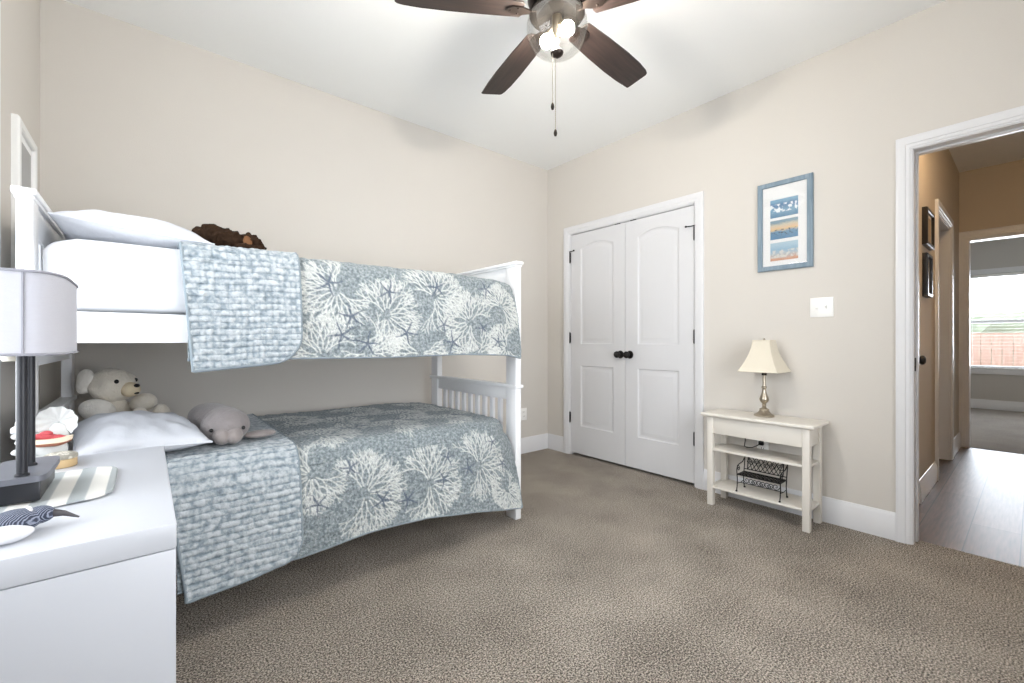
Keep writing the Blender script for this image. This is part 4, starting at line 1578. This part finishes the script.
for y in (by0, by1):
    add_tube(bm, [(bx0, y, bz + .05), (bx0 + .05, y, bz + .045), (bx1, y, bz + .05)], .0022, 6)
obj('stretcher', bm, BLACK, bn)


# ------------------------------------------------------------------ wall plates
def outlet(label, P, a, b):
    root = thing('wall_outlet', label, 'outlet', P(a, b, 0), group='wall outlets')
    def bx(a0, a1, b0, b1, d0, d1, bev=0):
        p, q = P(a0, b0, d0), P(a1, b1, d1)
        return box([min(u, v) for u, v in zip(p, q)], [max(u, v) for u, v in zip(p, q)], bev)
    obj('cover_plate', bx(a - .035, a + .035, b - .057, b + .057, .0002, .006, .002), PLATE, root)
    for s in (-1, 1):
        r = obj('socket', bx(a - .017, a + .017, b + s * .020 - .014, b + s * .020 + .014, .006, .008, .001), PLATE, root)
        bm = bx(a - .008, a - .005, b + s * .020 - .004, b + s * .020 + .005, .008, .0084)
        t = bx(a + .005, a + .008, b + s * .020 - .004, b + s * .020 + .005, .008, .0084); merge(bm, t)
        obj('slot', bm, DARKIN, r)
    return root


PA = lambda a, b, d: Vector((a, -d, b))
outlet('white outlet low on the wall behind the console table shelf', PB, -1.965, .385)
outlet('white outlet low on the wall beside the bunk foot post', PA, -.318, .368)
bm = box((-.032, -1.975, .386), (-.009, -1.948, .412), .004)
t = bmesh.new(); add_tube(t, [(-.030, -1.962, .399), (-.055, -1.955, .390), (-.075, -1.93, .374), (-.085, -1.90, .3702), (-.06, -1.875, .3702), (-.022, -1.865, .40), (-.012, -1.86, .48), (-.011, -1.87, .56), (-.011, -1.90, .590)], .003, 8)
pg = thing('power_cord', 'dark plug and cord in the outlet behind the console table', 'cord', (-.02, -1.962, .399))
obj('plug', bm, BLACK, pg); obj('cable', t, BLACK, pg)

sw = thing('light_switch', 'white double light switch plate on the wall under the blue-framed picture', 'switch', (0, -2.284, 1.251))
obj('cover_plate', box((-.006, -2.342, 1.194), (-.0002, -2.226, 1.308), .002), PLATE, sw)
for y, s in ((-2.261, -1), (-2.307, 1)):
    obj('switch_slot', box((-.0072, y - .006, 1.238), (-.006, y + .006, 1.264), .0005), PLATE, sw)
    M = Matrix.Translation((-.007, y, 1.251)) @ Matrix.Rotation(s * .5, 4, 'Y')
    obj('toggle', box((-.016, -.0042, -.005), (0, .0042, .005), .0012, M=M), PLATE, sw)

# ------------------------------------------------------------------ pictures
FRB = wood_mat('blue_grey_frame', srgb(104, 125, 140), srgb(138, 156, 169), .6, 'z', 5)
MATW = mat('picture_mat', srgb(246, 246, 246), .8, .006, 20)


def picture(name, label, P, a0, a1, b0, b1, fw, fm, th, group, tilt=None):
    root = thing(name, label, 'picture', P((a0 + a1) / 2, (b0 + b1) / 2, 0), group=group)
    bm = bmesh.new()
    prof = [(0, .0005), (0, th * .8), (fw * .12, th), (fw * .85, th), (fw, th * .75), (fw, .0005)]
    add_casing(bm, P, a0 + fw, a1 - fw, b1 - fw, b0 + fw, prof, closed=True)
    obj('frame', bm, fm, root, smooth=25)
    p, q = P(a0 + fw, b0 + fw, .0005), P(a1 - fw, b1 - fw, th * .45)
    mt_ = obj('mat_board', box([min(u, v) for u, v in zip(p, q)], [max(u, v) for u, v in zip(p, q)]), MATW, root)
    return root, mt_, th * .45


def photo_mat(name, stops, blot, blotcol, scale=30, thr=.56):
    """a small colour print: bands from bottom to top with soft blots of a second colour (object z spans the print)"""
    m, nt, b = new_mat(name)
    N, L = nt.nodes, nt.links
    tc = N.new('ShaderNodeTexCoord')
    sp = N.new('ShaderNodeSeparateXYZ'); L.new(tc.outputs['Generated'], sp.inputs[0])
    nz = N.new('ShaderNodeTexNoise'); nz.inputs['Scale'].default_value = scale; nz.inputs['Detail'].default_value = 5
    L.new(tc.outputs['Object'], nz.inputs['Vector'])
    ad = N.new('ShaderNodeMath'); ad.operation = 'MULTIPLY_ADD'; ad.inputs[1].default_value = .25
    L.new(nz.outputs['Fac'], ad.inputs[0]); L.new(sp.outputs['Z'], ad.inputs[2])
    c = ramp(nt, ad.outputs[0], stops)
    n2 = N.new('ShaderNodeTexNoise'); n2.inputs['Scale'].default_value = scale * 1.3; n2.inputs['Detail'].default_value = 3
    mp = N.new('ShaderNodeMapping'); mp.inputs['Location'].default_value = (3, 5, 1)
    L.new(tc.outputs['Object'], mp.inputs[0]); L.new(mp.outputs[0], n2.inputs['Vector'])
    f = ramp(nt, n2.outputs['Fac'], [(thr - .03, (0, 0, 0, 1)), (thr + .03, (1, 1, 1, 1))])
    # only in the middle band
    bnd = ramp(nt, sp.outputs['Z'], [(blot[0] - .05, (0, 0, 0, 1)), (blot[0], (1, 1, 1, 1)), (blot[1], (1, 1, 1, 1)), (blot[1] + .05, (0, 0, 0, 1))])
    mu = N.new('ShaderNodeMath'); mu.operation = 'MULTIPLY'
    L.new(f, mu.inputs[0]); L.new(bnd, mu.inputs[1])
    mx = N.new('ShaderNodeMix'); mx.data_type = 'RGBA'
    L.new(mu.outputs[0], mx.inputs['Factor']); L.new(c, mx.inputs['A']); mx.inputs['B'].default_value = blotcol
    L.new(mx.outputs['Result'], b.inputs['Base Color'])
    b.inputs['Roughness'].default_value = .35
    return m


pr_, mb, d0 = picture('framed_picture', 'blue-grey framed picture of three seaside photos above the console table', PB, -2.243, -1.938, 1.495, 2.052, .030, FRB, .022, None)
prints = [
    (1.826, 1.938, photo_mat('print_ice', [(.0, srgb(70, 120, 158)), (.5, srgb(112, 158, 188)), (.8, srgb(66, 118, 164)), (1, srgb(120, 166, 196))], (.30, .72), srgb(232, 238, 242), 34, .52)),
    (1.690, 1.808, photo_mat('print_sunset', [(.0, srgb(62, 116, 160)), (.52, srgb(96, 146, 178)), (.64, srgb(222, 188, 140)), (.85, srgb(206, 196, 176)), (1, srgb(120, 150, 166))], (.20, .48), srgb(44, 62, 78), 44, .58)),
    (1.556, 1.668, photo_mat('print_shore', [(.0, srgb(176, 120, 92)), (.22, srgb(208, 156, 126)), (.5, srgb(176, 190, 198)), (.7, srgb(142, 180, 204)), (1, srgb(176, 202, 216))], (.18, .55), srgb(214, 212, 206), 40, .5)),
]
for b0, b1, m in prints:
    obj('photo_print', box((-d0 - .0012, -2.165, b0), (-d0, -2.012, b1)), m, pr_)
obj('cover_glass', box((-d0 - .0035, -2.213, 1.525), (-d0 - .0025, -1.968, 2.022)), pane_mat('picture_glass', .02), pr_)

FRW = mat('white_frame', srgb(238, 238, 236), .4, .02, 10)
pr2, mb2, d2 = picture('framed_picture', 'white framed grey print on the wall above the bunk headboard', PL, -.600, -.245, 1.33, 1.915, .035, FRW, .024, None)
obj('art_print', box((XL + d2, -.540, 1.395), (XL + d2 + .001, -.305, 1.850)), mat('grey_print', srgb(176, 176, 176), .6, .15, 8), pr2)

FRK = mat('black_frame', srgb(26, 24, 24), .3, .1, 20)
m1 = mat('sepia_print', srgb(168, 150, 124), .5, .2, 12)
p3, mb3, d3 = picture('framed_picture', 'upper black framed picture on the tan hall wall', PH, .94, 1.26, 1.70, 1.950, .024, FRK, .030, None)
obj('art_print', box((.985, HY - d3 - .001, 1.745), (1.215, HY - d3, 1.905)), m1, p3)
p4, mb4, d4 = picture('framed_picture', 'lower black framed picture on the tan hall wall', PH, .955, 1.17, 1.355, 1.645, .022, FRK, .030, None)
obj('art_print', box((.995, HY - d4 - .001, 1.40), (1.13, HY - d4, 1.60)), m1, p4)


# ------------------------------------------------------------------ ceiling fan
fan = thing('ceiling_fan', 'dark five-blade ceiling fan with a lit clear glass bowl', 'ceiling fan', (FAN.x, FAN.y, H))
Mf = Matrix.Translation((FAN.x, FAN.y, 0))
obj('canopy', lathe([(0, 2.7395), (.075, 2.7395), (.075, 2.72), (.066, 2.695), (.030, 2.680), (.020, 2.676), (0, 2.676)], Mf, 40), BRONZE, fan)
obj('downrod', lathe([(0, 2.675), (.013, 2.675), (.013, 2.560), (0, 2.560)], Mf, 20), BRONZE, fan)
obj('motor_housing', lathe([(0, 2.559), (.030, 2.559), (.055, 2.553), (.10, 2.540), (.118, 2.520), (.122, 2.490), (.122, 2.460), (.112, 2.440), (.090, 2.430), (0, 2.430)], Mf, 48), BRONZE, fan)
FITTER = mat('fitter_metal', srgb(16, 15, 14), 0.6, 0.06, 40, spec=0.0)
obj('switch_housing', lathe([(0, 2.4295), (.070, 2.4295), (.072, 2.425), (.072, 2.416), (.100, 2.412), (.112, 2.406), (.114, 2.397), (.106, 2.394), (0, 2.394)], Mf, 48), FITTER, fan)
for k in range(5):
    ang = math.radians(5.2 + 72 * k)
    Mb = Mf @ Matrix.Rotation(ang, 4, 'Z') @ Matrix.Translation((0, 0, 2.404)) @ Matrix.Rotation(math.radians(-11), 4, 'X')
    bm = bmesh.new()
    # blade outline: narrow rounded root, widening to a softly angled tip
    out = [(.150, -.056), (.30, -.066), (.45, -.073), (.56, -.073), (.625, -.068), (.648, -.061), (.656, -.051), (.660, .050),
           (.656, .060), (.56, .066), (.45, .068), (.30, .064), (.150, .056), (.142, .040), (.142, -.040)]
    add_prism(bm, out, lambda a, b: Vector((a, b, -.0032)), lambda a, b: Vector((a, b, .0032)))
    bmesh.ops.bevel(bm, geom=bm.edges[:], offset=.0015, segments=1, affect='EDGES')
    bo = obj('blade', bm, WALNUT, fan, local=True)
    bo.matrix_basis = Matrix.Translation((0, 0, -H)) @ Matrix.Rotation(ang, 4, 'Z') @ Matrix.Translation((0, 0, 2.404)) @ Matrix.Rotation(math.radians(-11), 4, 'X')
    bm = bmesh.new()
    add_prism(bm, [(.085, -.016), (.12, -.014), (.145, -.028), (.185, -.030), (.205, -.014), (.212, 0), (.205, .014), (.185, .030), (.145, .028), (.12, .014), (.085, .016)],
              lambda a, b: Vector((a, b, -.0085)), lambda a, b: Vector((a, b, -.0034)))
    bmesh.ops.bevel(bm, geom=bm.edges[:], offset=.0015, segments=1, affect='EDGES')
    for (a, b) in ((.165, -.018), (.165, .018), (.195, 0)):
        add_blob(bm, (a, b, -.0088), (.005, .005, .0028), sub=2)
    obj('blade_iron', bm, BRONZE, bo, local=True)
GB = [(.108, 2.396), (.118, 2.386), (.125, 2.362), (.126, 2.335), (.121, 2.305), (.109, 2.276), (.090, 2.257), (.062, 2.248), (.030, 2.246), (.012, 2.246)]
bm = lathe(GB + [(r - .0025, z + .0022) for r, z in GB[::-1]], Mf, 56, cap=False)
CLEAR = pane_mat('clear_bowl_glass', .02, (.985, .985, .98, 1), .22)
obj('glass_bowl', bm, CLEAR, fan, smooth=60)['label'] = 'clear glass bowl'
obj('finial', lathe([(0, 2.222), (.008, 2.223), (.017, 2.228), (.025, 2.235), (.027, 2.242), (.022, 2.248), (.006, 2.250), (0, 2.250)], Mf, 28), BRONZE, fan)
obj('centre_stem', lathe([(0, 2.2505), (.006, 2.2505), (.006, 2.30), (.016, 2.305), (.020, 2.33), (.020, 2.393), (0, 2.393)], Mf, 24), NICKEL, fan)
BULB = emit_mat('lit_bulb', (*WARM, 1), 690)
for k in range(2):
    a = math.radians(-85 + 180 * k)
    d = Vector((math.cos(a), math.sin(a), 0))
    c0 = Vector((FAN.x, FAN.y, 2.352))
    bm = bmesh.new()
    add_tube(bm, [c0 + d * .014, c0 + d * .030 + Vector((0, 0, -.002)), c0 + d * .044 + Vector((0, 0, -.014))], [.011, .013, .014], 14)
    sk = obj('lamp_socket', bm, NICKEL, fan)
    p = c0 + d * .056 + Vector((0, 0, -.036))
    obj('bulb', blob(p, (.027, .027, .027), sub=3), BULB, sk)
for (a, ln, ox, oy) in ((0, 2.012, -.022, .004), (1, 1.910, -.003, .006)):
    x, y = FAN.x + ox, FAN.y + oy
    bm = bmesh.new()
    add_tube(bm, [(x, y, 2.236), (x, y, ln + .02)], .0012, 6)
    z = 2.225
    while z > ln + .02:
        add_blob(bm, (x, y, z), (.0021, .0021, .0021), sub=1)
        z -= .008
    ch = obj('pull_chain', bm, NICKEL, fan)
    obj('chain_fob', lathe([(0, ln - .012), (.005, ln - .010), (.0075, ln), (.006, ln + .010), (.003, ln + .018), (0, ln + .020)], Matrix.Translation((x, y, 0)), 16), BRONZE, ch)
